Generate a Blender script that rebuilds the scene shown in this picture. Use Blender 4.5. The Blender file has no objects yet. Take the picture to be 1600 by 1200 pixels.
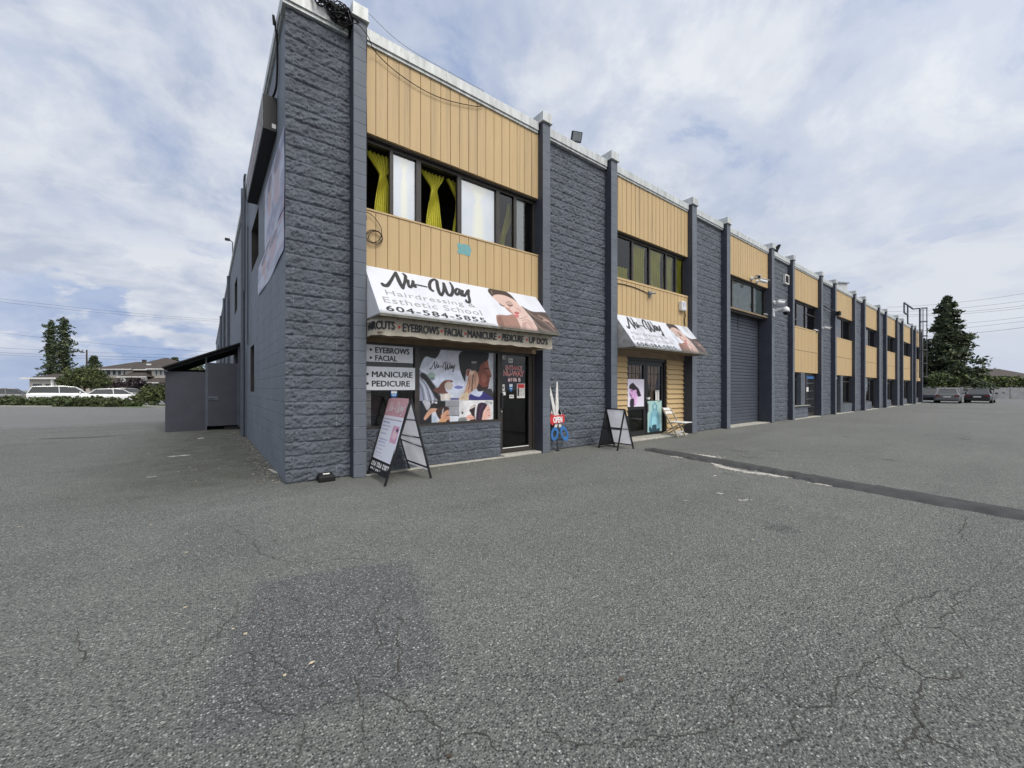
import bpy, bmesh, math, random
import numpy as np
from mathutils import Vector, Matrix
random.seed(7); RNG = np.random.default_rng(7)
S = bpy.context.scene
COL = S.collection
rad = math.radians

# ------------------------------------------------------------------ camera
FPX, CX, HY, EYE = 619.0, 800.0, 608.0, 1.4          # focal length / centre / horizon in photo pixels (1600 wide), eye height
YAW = rad(52.4)
Fv = (math.cos(YAW), math.sin(YAW)); Rv = (math.sin(YAW), -math.cos(YAW))
CAM = (-0.928, -6.626)
cd = bpy.data.cameras.new('camera'); cam = bpy.data.objects.new('camera', cd); COL.objects.link(cam)
cam.location = (CAM[0], CAM[1], EYE)
cam.rotation_euler = (rad(90), 0, -math.atan2(Fv[0], Fv[1]))
cd.sensor_fit = 'HORIZONTAL'; cd.sensor_width = 36; cd.lens = FPX/1600*36
cd.shift_y = (HY-600)/1600
cd.clip_start = 0.05; cd.clip_end = 3000
S.camera = cam

# ------------------------------------------------------------------ world, sun, exposure
SUN_EL, SUN_DIR = rad(52), Vector((0.12, -0.99, 0)).normalized()
sunv = Vector((SUN_DIR.x*math.cos(SUN_EL), SUN_DIR.y*math.cos(SUN_EL), math.sin(SUN_EL)))
W = bpy.data.worlds.new('World'); S.world = W; W.use_nodes = True
nt = W.node_tree; nt.nodes.clear(); N = nt.nodes.new; Lk = nt.links.new
def val(node, i, v): node.inputs[i].default_value = v; return node
def math_n(op, a, b=None, clamp=False):
    n = N('ShaderNodeMath'); n.operation = op; n.use_clamp = clamp
    for i, v in enumerate((a, b)):
        if v is None: continue
        if isinstance(v, (int, float)): n.inputs[i].default_value = v
        else: Lk(v, n.inputs[i])
    return n.outputs[0]
def ramp_n(fac, stops, interp='LINEAR'):
    n = N('ShaderNodeValToRGB'); Lk(fac, n.inputs[0]); cr = n.color_ramp; cr.interpolation = interp
    while len(cr.elements) < len(stops): cr.elements.new(0.5)
    for e, (p, c) in zip(cr.elements, stops):
        e.position = p; e.color = (c, c, c, 1) if isinstance(c, (int, float)) else (*c, 1)
    return n.outputs[0]
def mix_n(fac, a, b, mode='MIX'):
    n = N('ShaderNodeMix'); n.data_type = 'RGBA'; n.blend_type = mode
    for i, v in ((0, fac), (6, a), (7, b)):
        if isinstance(v, (int, float)): n.inputs[i].default_value = v
        elif isinstance(v, tuple): n.inputs[i].default_value = (*v, 1)
        else: Lk(v, n.inputs[i])
    return n.outputs[2]
def noise_n(vec, scale, detail=4, rough=.5, dist=0., out=0):
    n = N('ShaderNodeTexNoise'); Lk(vec, n.inputs['Vector'])
    n.inputs['Scale'].default_value = scale; n.inputs['Detail'].default_value = detail
    n.inputs['Roughness'].default_value = rough; n.inputs['Distortion'].default_value = dist
    return n.outputs[out]
def vmath(op, a, b=None):
    n = N('ShaderNodeVectorMath'); n.operation = op
    for i, v in enumerate((a, b)):
        if v is None: continue
        if isinstance(v, tuple): n.inputs[i].default_value = v
        else: Lk(v, n.inputs[i])
    return n
def build_world():
    tc = N('ShaderNodeTexCoord'); d = vmath('NORMALIZE', tc.outputs['Generated']).outputs[0]
    sp = N('ShaderNodeSeparateXYZ'); Lk(d, sp.inputs[0])
    zc = math_n('ADD', math_n('MAXIMUM', sp.outputs[2], 0.0), 0.42)
    cb = N('ShaderNodeCombineXYZ')
    Lk(math_n('DIVIDE', sp.outputs[0], zc), cb.inputs[0]); Lk(math_n('DIVIDE', sp.outputs[1], zc), cb.inputs[1])
    P = cb.outputs[0]
    Pw = vmath('ADD', P, (3.1, 7.7, 1.3)).outputs[0]
    sky = N('ShaderNodeTexSky'); sky.sky_type = 'NISHITA'; sky.sun_disc = False
    sky.sun_elevation = SUN_EL; sky.sun_rotation = math.atan2(SUN_DIR.x, SUN_DIR.y)
    sky.air_density = 1.0; sky.dust_density = 1.5; sky.ozone_density = 2.0
    blue = mix_n(0.8, sky.outputs[0], (3.2, 4.35, 7.0))
    big = noise_n(Pw, 1.05, 3, .5, .5)
    fine = noise_n(Pw, 3.4, 9, .6, .35)
    cov = math_n('ADD', math_n('MULTIPLY', big, .52), math_n('MULTIPLY', fine, .48))
    mask = ramp_n(cov, [(.38, 0.0), (.47, .6), (.56, 1.0)], 'EASE')
    tone = noise_n(vmath('ADD', P, (11.2, 2.4, 5.0)).outputs[0], 2.4, 8, .58, .4)
    cl = mix_n(ramp_n(tone, [(.40, 0.0), (.62, 1.0)]), (4.8, 5.4, 6.8), (8.1, 8.4, 8.9))
    mott = noise_n(P, 9.5, 6, .62, .3)
    cl = mix_n(math_n('MULTIPLY', ramp_n(mott, [(.38, .0), (.62, 1.)]), .5), cl, (8.3, 8.6, 9.0))
    up = mix_n(mask, blue, cl)
    # low cumulus bank near the horizon
    cz = N('ShaderNodeCombineXYZ'); Lk(sp.outputs[0], cz.inputs[0]); Lk(sp.outputs[1], cz.inputs[1]); Lk(math_n('MULTIPLY', sp.outputs[2], 2.6), cz.inputs[2])
    cu = noise_n(cz.outputs[0], 3.4, 9, .56, .25)
    cmask = math_n('MULTIPLY', ramp_n(cu, [(.45, 0.0), (.50, 1.0)], 'EASE'), ramp_n(sp.outputs[2], [(.02, .25), (.10, 1.0), (.22, 1.0), (.36, 0.0)]))
    ctone = noise_n(cz.outputs[0], 5.0, 6, .6, .2)
    cuc = mix_n(ramp_n(ctone, [(.38, 0.0), (.58, 1.0)]), (5.0, 5.6, 6.8), (8.0, 8.2, 8.6))
    low = ramp_n(sp.outputs[2], [(.0, .85), (.16, .55), (.34, 0.0)])
    up = mix_n(math_n('MULTIPLY', low, .75), up, (2.9, 4.0, 6.6))
    up = mix_n(math_n('MULTIPLY', cmask, .92), up, cuc)
    # thin bright haze toward +X and near the horizon
    hz = math_n('MULTIPLY', ramp_n(sp.outputs[2], [(0.0, .75), (.30, .35), (.7, 0.0)]), ramp_n(sp.outputs[0], [(0.2, 0.0), (.9, 1.0)]))
    up = mix_n(hz, up, (6.6, 7.1, 8.0))
    # glow added to unseen sky round the veiled sun, to brighten facades and ground
    dt = vmath('DOT_PRODUCT', d, tuple(sunv)).outputs[1]
    glow = math_n('POWER', math_n('MAXIMUM', dt, 0.0), 4.0)
    sc = vmath('ADD', up, None); gs = vmath('SCALE', (23., 22., 19.6)); Lk(glow, gs.inputs['Scale']); Lk(gs.outputs[0], sc.inputs[1])
    bg = N('ShaderNodeBackground'); Lk(sc.outputs[0], bg.inputs[0]); bg.inputs[1].default_value = 0.1
    out = N('ShaderNodeOutputWorld'); Lk(bg.outputs[0], out.inputs[0])
build_world()
sd = bpy.data.lights.new('sun', 'SUN'); sd.energy = 1.7; sd.angle = rad(18); sd.color = (1, .95, .87)
so = bpy.data.objects.new('sun', sd); COL.objects.link(so); so.rotation_euler = sunv.to_track_quat('Z', 'Y').to_euler()
so.location = (0, -20, 40)
S.view_settings.view_transform = 'Standard'; S.view_settings.look = 'None'
S.view_settings.exposure = 0.0; S.view_settings.gamma = 1.0; S.view_settings.use_curve_mapping = False
S.cycles.max_bounces = 8; S.cycles.transparent_max_bounces = 16

# ------------------------------------------------------------------ pixel / world helpers (photo tracing)
def ray(x, y):
    u = (x-CX)/FPX; v = (HY-y)/FPX
    return np.array([Fv[0]+u*Rv[0], Fv[1]+u*Rv[1], v])
def at(px, depth, z=0.0):
    l = (px-CX)/FPX*depth
    return Vector((CAM[0]+depth*Fv[0]+l*Rv[0], CAM[1]+depth*Fv[1]+l*Rv[1], z))
def gpt(x, y):
    r = ray(x, y); t = -EYE/r[2]; return (CAM[0]+t*r[0], CAM[1]+t*r[1])
def pix(P):
    P = np.asarray(P, float); dx = P[..., 0]-CAM[0]; dy = P[..., 1]-CAM[1]
    d = dx*Fv[0]+dy*Fv[1]; l = dx*Rv[0]+dy*Rv[1]
    return CX+FPX*l/d, HY-FPX*(P[..., 2]-EYE)/d
def on_plane(x, y, P0, U, V):
    r = ray(x, y); n = np.cross(U, V); o = np.array([CAM[0], CAM[1], EYE])
    p = o + r*(np.dot(n, P0-o)/np.dot(n, r)) - P0
    return float(p@U), float(p@V)
def lin(c):
    return tuple(((v/255)/12.92 if v/255 <= .04045 else ((v/255+.055)/1.055)**2.4) for v in c)

# ------------------------------------------------------------------ materials
MATS = {}
def mat(name, color, rough=.8, var=.12, nscale=6., bump=0., bscale=60., metal=0., spec=.4, coat=0.):
    if name in MATS: return MATS[name]
    global nt, N, Lk
    m = bpy.data.materials.new(name); m.use_nodes = True; nt = m.node_tree; N = nt.nodes.new; Lk = nt.links.new
    b = nt.nodes['Principled BSDF']
    b.inputs['Roughness'].default_value = rough; b.inputs['Metallic'].default_value = metal
    b.inputs['Specular IOR Level'].default_value = spec; b.inputs['Coat Weight'].default_value = coat
    tc = N('ShaderNodeTexCoord'); o = tc.outputs['Object']
    n1 = noise_n(o, nscale, 5, .6)
    c = mix_n(ramp_n(n1, [(.3, 0.), (.7, 1.)]), tuple(v*(1-var) for v in color), tuple(min(1, v*(1+var)) for v in color))
    Lk(c, b.inputs['Base Color'])
    if bump:
        bn = N('ShaderNodeBump'); bn.inputs['Strength'].default_value = bump; bn.inputs['Distance'].default_value = .01
        Lk(noise_n(o, bscale, 6, .6), bn.inputs['Height']); Lk(bn.outputs[0], b.inputs['Normal'])
    MATS[name] = m; return m
def node_mat(name):
    global nt, N, Lk
    m = bpy.data.materials.new(name); m.use_nodes = True; nt = m.node_tree; N = nt.nodes.new; Lk = nt.links.new
    MATS[name] = m
    return m, nt.nodes['Principled BSDF'], N('ShaderNodeTexCoord').outputs['Object']

PAINT = (.112, .126, .152)
def wall_mats():
    # smooth painted blockwork of the side wall: joints in the y-z plane
    for nm, ax in (('side_blocks', 1), ('pillar_blocks', 0)):
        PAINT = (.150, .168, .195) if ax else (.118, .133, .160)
        m, b, o = node_mat(nm)
        sp = N('ShaderNodeSeparateXYZ'); Lk(o, sp.inputs[0])
        z = math_n('DIVIDE', sp.outputs[2], .2)
        fz = math_n('FRACT', z); row = math_n('FLOOR', z)
        u = math_n('ADD', math_n('DIVIDE', sp.outputs[ax], .4), math_n('MULTIPLY', math_n('MODULO', row, 2.), .5))
        fu = math_n('FRACT', u)
        dz = math_n('MULTIPLY', math_n('MINIMUM', fz, math_n('SUBTRACT', 1., fz)), .2)
        du = math_n('MULTIPLY', math_n('MINIMUM', fu, math_n('SUBTRACT', 1., fu)), .4)
        dd = math_n('MINIMUM', dz, du) if ax == 1 else dz
        prof = ramp_n(math_n('DIVIDE', dd, .02), [(0, 0.), (.30, .15), (.55, 1.)])
        cbl = N('ShaderNodeCombineXYZ'); Lk(math_n('FLOOR', u), cbl.inputs[0]); Lk(row, cbl.inputs[1])
        wn = N('ShaderNodeTexWhiteNoise'); wn.noise_dimensions = '2D'; Lk(cbl.outputs[0], wn.inputs['Vector'])
        n1 = noise_n(o, 1.3, 6, .62)
        base = mix_n(ramp_n(n1, [(.3, 0.), (.72, 1.)]), tuple(v*.80 for v in PAINT), tuple(v*1.12 for v in PAINT))
        base = mix_n(math_n('MULTIPLY', wn.outputs[0], .16), base, tuple(v*.6 for v in PAINT))
        # chipped paint and pale salt along some joints
        n2 = noise_n(o, 2.3, 5, .7)
        jm = math_n('MULTIPLY', math_n('SUBTRACT', 1., prof), ramp_n(n2, [(.48, 0.), (.62, .75)]))
        base = mix_n(jm, base, (.30, .33, .37))
        jd = math_n('MULTIPLY', math_n('SUBTRACT', 1., prof), .5 if ax == 0 else .4)
        base = mix_n(jd, base, (.03, .036, .05))
        n3 = noise_n(o, 26, 3, .5)
        base = mix_n(ramp_n(n3, [(.74, 0.), (.78, .35)]), base, (.35, .38, .42))
        Lk(base, b.inputs['Base Color']); b.inputs['Roughness'].default_value = .62; b.inputs['Specular IOR Level'].default_value = .35
        hh = math_n('ADD', math_n('MULTIPLY', prof, 1.), math_n('MULTIPLY', noise_n(o, 70, 5, .65), .5))
        bn = N('ShaderNodeBump'); bn.inputs['Strength'].default_value = .6; bn.inputs['Distance'].default_value = .006
        Lk(hh, bn.inputs['Height']); Lk(bn.outputs[0], b.inputs['Normal'])
    # split-face rock blocks: shape is real geometry, grain and lit joint edges coloured here
    m, b, o = node_mat('rock_blocks')
    n1 = noise_n(o, 2.2, 6, .6)
    base = mix_n(ramp_n(n1, [(.3, 0.), (.72, 1.)]), tuple(v*.62 for v in PAINT), tuple(v*.92 for v in PAINT))
    n3 = noise_n(o, 34, 3, .5)
    base = mix_n(ramp_n(n3, [(.68, 0.), (.74, .5)]), base, (.30, .32, .37))
    base = mix_n(ramp_n(noise_n(o, 41, 2, .5), [(.70, 0.), (.76, .6)]), base, (.035, .04, .055))
    sp = N('ShaderNodeSeparateXYZ'); Lk(o, sp.inputs[0]); zz = math_n('DIVIDE', sp.outputs[2], .2); fz = math_n('FRACT', zz); rw = math_n('FLOOR', zz)
    uu = math_n('DIVIDE', math_n('ADD', math_n('ADD', sp.outputs[0], .11), math_n('MULTIPLY', math_n('MODULO', rw, 2.), .2)), .4); fu = math_n('FRACT', uu)
    dd = math_n('MINIMUM', math_n('MULTIPLY', math_n('MINIMUM', fz, math_n('SUBTRACT', 1., fz)), .2), math_n('MULTIPLY', math_n('MINIMUM', fu, math_n('SUBTRACT', 1., fu)), .4))
    jl = math_n('MULTIPLY', ramp_n(math_n('DIVIDE', dd, .02), [(.12, 1.), (.42, 0.)]), ramp_n(noise_n(o, 3.1, 5, .65), [(.44, 0.), (.62, .6)]))
    base = mix_n(jl, base, (.215, .235, .27))  # pale joint lines: light on the block edges put into the colour
    Lk(base, b.inputs['Base Color']); b.inputs['Roughness'].default_value = .7; b.inputs['Specular IOR Level'].default_value = .35
    bn = N('ShaderNodeBump'); bn.inputs['Strength'].default_value = 1.0; bn.inputs['Distance'].default_value = .018
    Lk(noise_n(o, 30, 9, .72, .5), bn.inputs['Height']); Lk(bn.outputs[0], b.inputs['Normal'])
    # tan painted timber
    m, b, o = node_mat('tan_timber')
    mp = N('ShaderNodeMapping'); Lk(o, mp.inputs[0]); mp.inputs['Scale'].default_value = (30, 30, 1.2)
    g = noise_n(mp.outputs[0], 1.0, 6, .65, .3)
    big = noise_n(o, .9, 4, .6)
    base = mix_n(ramp_n(g, [(.25, 0.), (.75, 1.)]), (.450, .312, .148), (.525, .378, .190))
    base = mix_n(ramp_n(big, [(.35, 0.), (.7, .4)]), base, (.43, .305, .165))
    sp = N('ShaderNodeSeparateXYZ'); Lk(o, sp.inputs[0])
    wn = N('ShaderNodeTexWhiteNoise'); wn.noise_dimensions = '1D'; Lk(math_n('FLOOR', math_n('DIVIDE', sp.outputs[0], .2)), wn.inputs['W'])
    base = mix_n(math_n('MULTIPLY', wn.outputs[0], .22), base, (.41, .29, .16))
    mp2 = N('ShaderNodeMapping'); Lk(o, mp2.inputs[0]); mp2.inputs['Scale'].default_value = (9, 9, .30)
    stk = math_n('MULTIPLY', ramp_n(noise_n(mp2.outputs[0], 1., 5, .6), [(.52, 0.), (.70, .55)]), ramp_n(math_n('FRACT', math_n('MULTIPLY', sp.outputs[2], .1424)), [(.55, .15), (.97, 1.)]))
    base = mix_n(stk, base, (.20, .145, .085))
    Lk(base, b.inputs['Base Color']); b.inputs['Roughness'].default_value = .65
    bn = N('ShaderNodeBump'); bn.inputs['Strength'].default_value = .25; bn.inputs['Distance'].default_value = .004
    Lk(g, bn.inputs['Height']); Lk(bn.outputs[0], b.inputs['Normal'])
    # galvanised / painted sheet-metal flashing
    m, b, o = node_mat('flashing')
    mp = N('ShaderNodeMapping'); Lk(o, mp.inputs[0]); mp.inputs['Scale'].default_value = (5, 5, .9)
    g = noise_n(mp.outputs[0], 1.6, 6, .65)
    base = mix_n(ramp_n(g, [(.32, 0.), (.7, 1.)]), (.34, .35, .34), (.58, .60, .60))
    base = mix_n(ramp_n(noise_n(o, 9, 5, .7), [(.6, 0.), (.72, .6)]), base, (.26, .26, .24))
    Lk(base, b.inputs['Base Color']); b.inputs['Roughness'].default_value = .5; b.inputs['Metallic'].default_value = .15
    # window glass
    m = bpy.data.materials.new('window_glass'); m.use_nodes = True; MATS['window_glass'] = m
    t = m.node_tree; t.nodes.clear()
    o_ = t.nodes.new('ShaderNodeOutputMaterial'); mx = t.nodes.new('ShaderNodeMixShader'); tr = t.nodes.new('ShaderNodeBsdfTransparent'); gl = t.nodes.new('ShaderNodeBsdfGlossy'); fr = t.nodes.new('ShaderNodeFresnel')
    tr.inputs[0].default_value = (.88, .91, .91, 1); gl.inputs['Roughness'].default_value = .015; fr.inputs[0].default_value = 1.6
    t.links.new(fr.outputs[0], mx.inputs[0]); t.links.new(tr.outputs[0], mx.inputs[1]); t.links.new(gl.outputs[0], mx.inputs[2]); t.links.new(mx.outputs[0], o_.inputs[0])
    m = bpy.data.materials.new('film_glass'); m.use_nodes = True; MATS['film_glass'] = m
    t = m.node_tree; t.nodes.clear()
    o_ = t.nodes.new('ShaderNodeOutputMaterial'); mx = t.nodes.new('ShaderNodeMixShader'); tr = t.nodes.new('ShaderNodeBsdfTransparent'); gl = t.nodes.new('ShaderNodeBsdfGlossy'); mx.inputs[0].default_value = .30
    gl.inputs['Roughness'].default_value = .03
    t.links.new(tr.outputs[0], mx.inputs[1]); t.links.new(gl.outputs[0], mx.inputs[2]); t.links.new(mx.outputs[0], o_.inputs[0])
    def translucent(nm, fac):
        m = MATS[nm]; t = m.node_tree; b = t.nodes['Principled BSDF']; out = [n for n in t.nodes if n.type == 'OUTPUT_MATERIAL'][0]
        tl = t.nodes.new('ShaderNodeBsdfTranslucent'); mx = t.nodes.new('ShaderNodeMixShader'); mx.inputs[0].default_value = fac
        t.links.new(b.inputs['Base Color'].links[0].from_socket, tl.inputs[0]); t.links.new(b.outputs[0], mx.inputs[1]); t.links.new(tl.outputs[0], mx.inputs[2]); t.links.new(mx.outputs[0], out.inputs[0])
    globals()['translucent'] = translucent
    # print with colours carried by the sheet
    for nm, rg in (('print', .5), ('vinyl_print', .38)):
        m, b, o = node_mat(nm)
        a = N('ShaderNodeAttribute'); a.attribute_name = 'Col'
        Lk(mix_n(.10, a.outputs[0], ramp_n(noise_n(o, 40, 4, .6), [(.3, .25), (.7, .75)]), 'SOFT_LIGHT'), b.inputs['Base Color']); b.inputs['Roughness'].default_value = rg
wall_mats()

def ground_mat():
    m, b, o = node_mat('asphalt')
    sp = N('ShaderNodeSeparateXYZ'); Lk(o, sp.inputs[0]); X, Y = sp.outputs[0], sp.outputs[1]
    def box(x0, x1, y0, y1, soft, wob=.25, rot=0.):
        X_, Y_ = X, Y
        if rot:
            mx_, my_ = (x0+x1)/2, (y0+y1)/2; c_, s_ = math.cos(rot), math.sin(rot); ax = math_n('SUBTRACT', X, mx_); ay = math_n('SUBTRACT', Y, my_)
            X_ = math_n('ADD', math_n('ADD', math_n('MULTIPLY', ax, c_), math_n('MULTIPLY', ay, s_)), mx_); Y_ = math_n('ADD', math_n('SUBTRACT', math_n('MULTIPLY', ay, c_), math_n('MULTIPLY', ax, s_)), my_)
        nx = math_n('MULTIPLY', math_n('SUBTRACT', noise_n(o, 2.2, 5, .65), .5), wob*2.4)
        xx = math_n('ADD', X_, nx); yy = math_n('ADD', Y_, nx)
        def edge(v, e, s):
            return math_n('ADD', math_n('DIVIDE', math_n('MULTIPLY', math_n('SUBTRACT', v, e), s), soft), .5, True)
        return math_n('MULTIPLY', math_n('MULTIPLY', edge(xx, x0, 1), edge(xx, x1, -1)), math_n('MULTIPLY', edge(yy, y0, 1), edge(yy, y1, -1)))
    # aggregate
    def vor(scale, rnd=1.0):
        v = N('ShaderNodeTexVoronoi'); v.feature = 'F1'; Lk(o, v.inputs['Vector']); v.inputs['Scale'].default_value = scale; v.inputs['Randomness'].default_value = rnd; return v
    v1 = vor(92); v2 = vor(52); v3 = vor(170)
    def chan(v, i):
        s = N('ShaderNodeSeparateColor'); Lk(v.outputs['Color'], s.inputs[0]); return s.outputs[i]
    big = noise_n(o, .22, 5, .6); mid = noise_n(o, 1.4, 6, .65)
    base = mix_n(ramp_n(big, [(.3, 0.), (.7, 1.)]), (.142, .150, .138), (.205, .212, .194))
    base = mix_n(ramp_n(mid, [(.35, .0), (.7, .5)]), base, (.120, .126, .118))
    # patches of newer, finer, darker mix
    patch = box(-.85, .23, -4.78, -3.36, .10, .09, rad(-16))
    patch2 = box(-1.20, -.45, -2.75, -1.15, .35, .25)
    base = mix_n(math_n('MULTIPLY', patch, .72), base, (.098, .103, .108))
    base = mix_n(math_n('MULTIPLY', patch2, .45), base, (.118, .123, .124))
    # wheel-worn bands, oil drips, rain-washed streaks
    mpw = N('ShaderNodeMapping'); Lk(o, mpw.inputs[0]); mpw.inputs['Scale'].default_value = (.22, 1.1, 1); mpw.inputs['Rotation'].default_value = (0, 0, .35)
    base = mix_n(ramp_n(noise_n(mpw.outputs[0], 1.0, 6, .6, .4), [(.50, 0.), (.68, .40)]), base, (.095, .100, .097))
    base = mix_n(ramp_n(noise_n(o, .8, 7, .7, .6), [(.58, 0.), (.72, .38)]), base, (.24, .245, .23))
    vo = vmath('ADD', o, (3.3, 1.7, 0)).outputs[0]; vd = N('ShaderNodeTexVoronoi'); Lk(vo, vd.inputs['Vector']); vd.inputs['Scale'].default_value = .62
    base = mix_n(math_n('MULTIPLY', ramp_n(math_n('ADD', vd.outputs['Distance'], math_n('MULTIPLY', noise_n(o, 9, 4, .6), .10)), [(.10, .7), (.17, 0.)]), ramp_n(noise_n(o, .5, 2, .5), [(.45, 0.), (.6, 1.)])), base, (.060, .062, .064))
    # stones: pale, dark
    stone = ramp_n(v1.outputs['Distance'], [(.30, 1.), (.55, 0.)])
    t1 = chan(v1, 0)
    base = mix_n(math_n('MULTIPLY', stone, ramp_n(t1, [(.38, 0.), (.64, .55), (1., .95)])), base, mix_n(chan(v1, 1), (.25, .255, .235), (.50, .50, .48)))
    base = mix_n(math_n('MULTIPLY', stone, ramp_n(t1, [(.0, 1.), (.36, .75), (.40, 0.)])), base, (.030, .032, .034))
    st2 = ramp_n(v2.outputs['Distance'], [(.22, 1.), (.36, 0.)])
    base = mix_n(math_n('MULTIPLY', st2, ramp_n(chan(v2, 0), [(.76, 0.), (.82, .85)])), base, mix_n(chan(v2, 1), (.34, .345, .33), (.66, .66, .63)))
    base = mix_n(math_n('MULTIPLY', st2, ramp_n(chan(v2, 2), [(.82, 0.), (.88, .8)])), base, (.030, .034, .040))
    base = mix_n(ramp_n(v3.outputs['Distance'], [(.40, 0.), (.75, .45)]), base, (.040, .044, .046))
    # moss and dirt along the side wall, dust along the shopfronts
    dirt = math_n('MULTIPLY', box(-2.1, .3, .2, 11.0, 1.6, .5), ramp_n(noise_n(o, 2.6, 6, .7), [(.28, .25), (.62, 1.)]))
    base = mix_n(math_n('MULTIPLY', dirt, .72), base, (.050, .050, .034))
    leaf = math_n('MULTIPLY', box(-.55, .2, -.3, 10, .5, .2), ramp_n(noise_n(o, 21, 4, .7), [(.58, 0.), (.66, .8)]))
    base = mix_n(leaf, base, (.20, .19, .145))
    dust = math_n('MULTIPLY', box(.6, 57, -.9, .4, .8, .25), .35)
    base = mix_n(dust, base, (.185, .18, .155))
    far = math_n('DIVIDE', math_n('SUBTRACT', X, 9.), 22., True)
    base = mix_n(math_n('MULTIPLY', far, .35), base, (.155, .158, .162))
    lot = math_n('MULTIPLY', math_n('DIVIDE', math_n('SUBTRACT', Y, math_n('ADD', 12.5, math_n('MULTIPLY', noise_n(o, .35, 4, .6), 5.))), 1.5, True), math_n('DIVIDE', math_n('SUBTRACT', 0., X), 2., True))
    base = mix_n(math_n('MULTIPLY', lot, .55), base, (.20, .205, .205))
    Lk(base, b.inputs['Base Color'])
    b.inputs['Roughness'].default_value = .85; b.inputs['Specular IOR Level'].default_value = .3
    h = math_n('ADD', math_n('MULTIPLY', math_n('SUBTRACT', 1., v1.outputs['Distance']), .6), math_n('ADD', math_n('MULTIPLY', math_n('SUBTRACT', 1., v2.outputs['Distance']), .6), math_n('MULTIPLY', noise_n(o, 55, 6, .7), .7)))
    bn = N('ShaderNodeBump'); bn.inputs['Strength'].default_value = 1.0; bn.inputs['Distance'].default_value = .016
    Lk(h, bn.inputs['Height']); Lk(bn.outputs[0], b.inputs['Normal'])
ground_mat()

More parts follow.
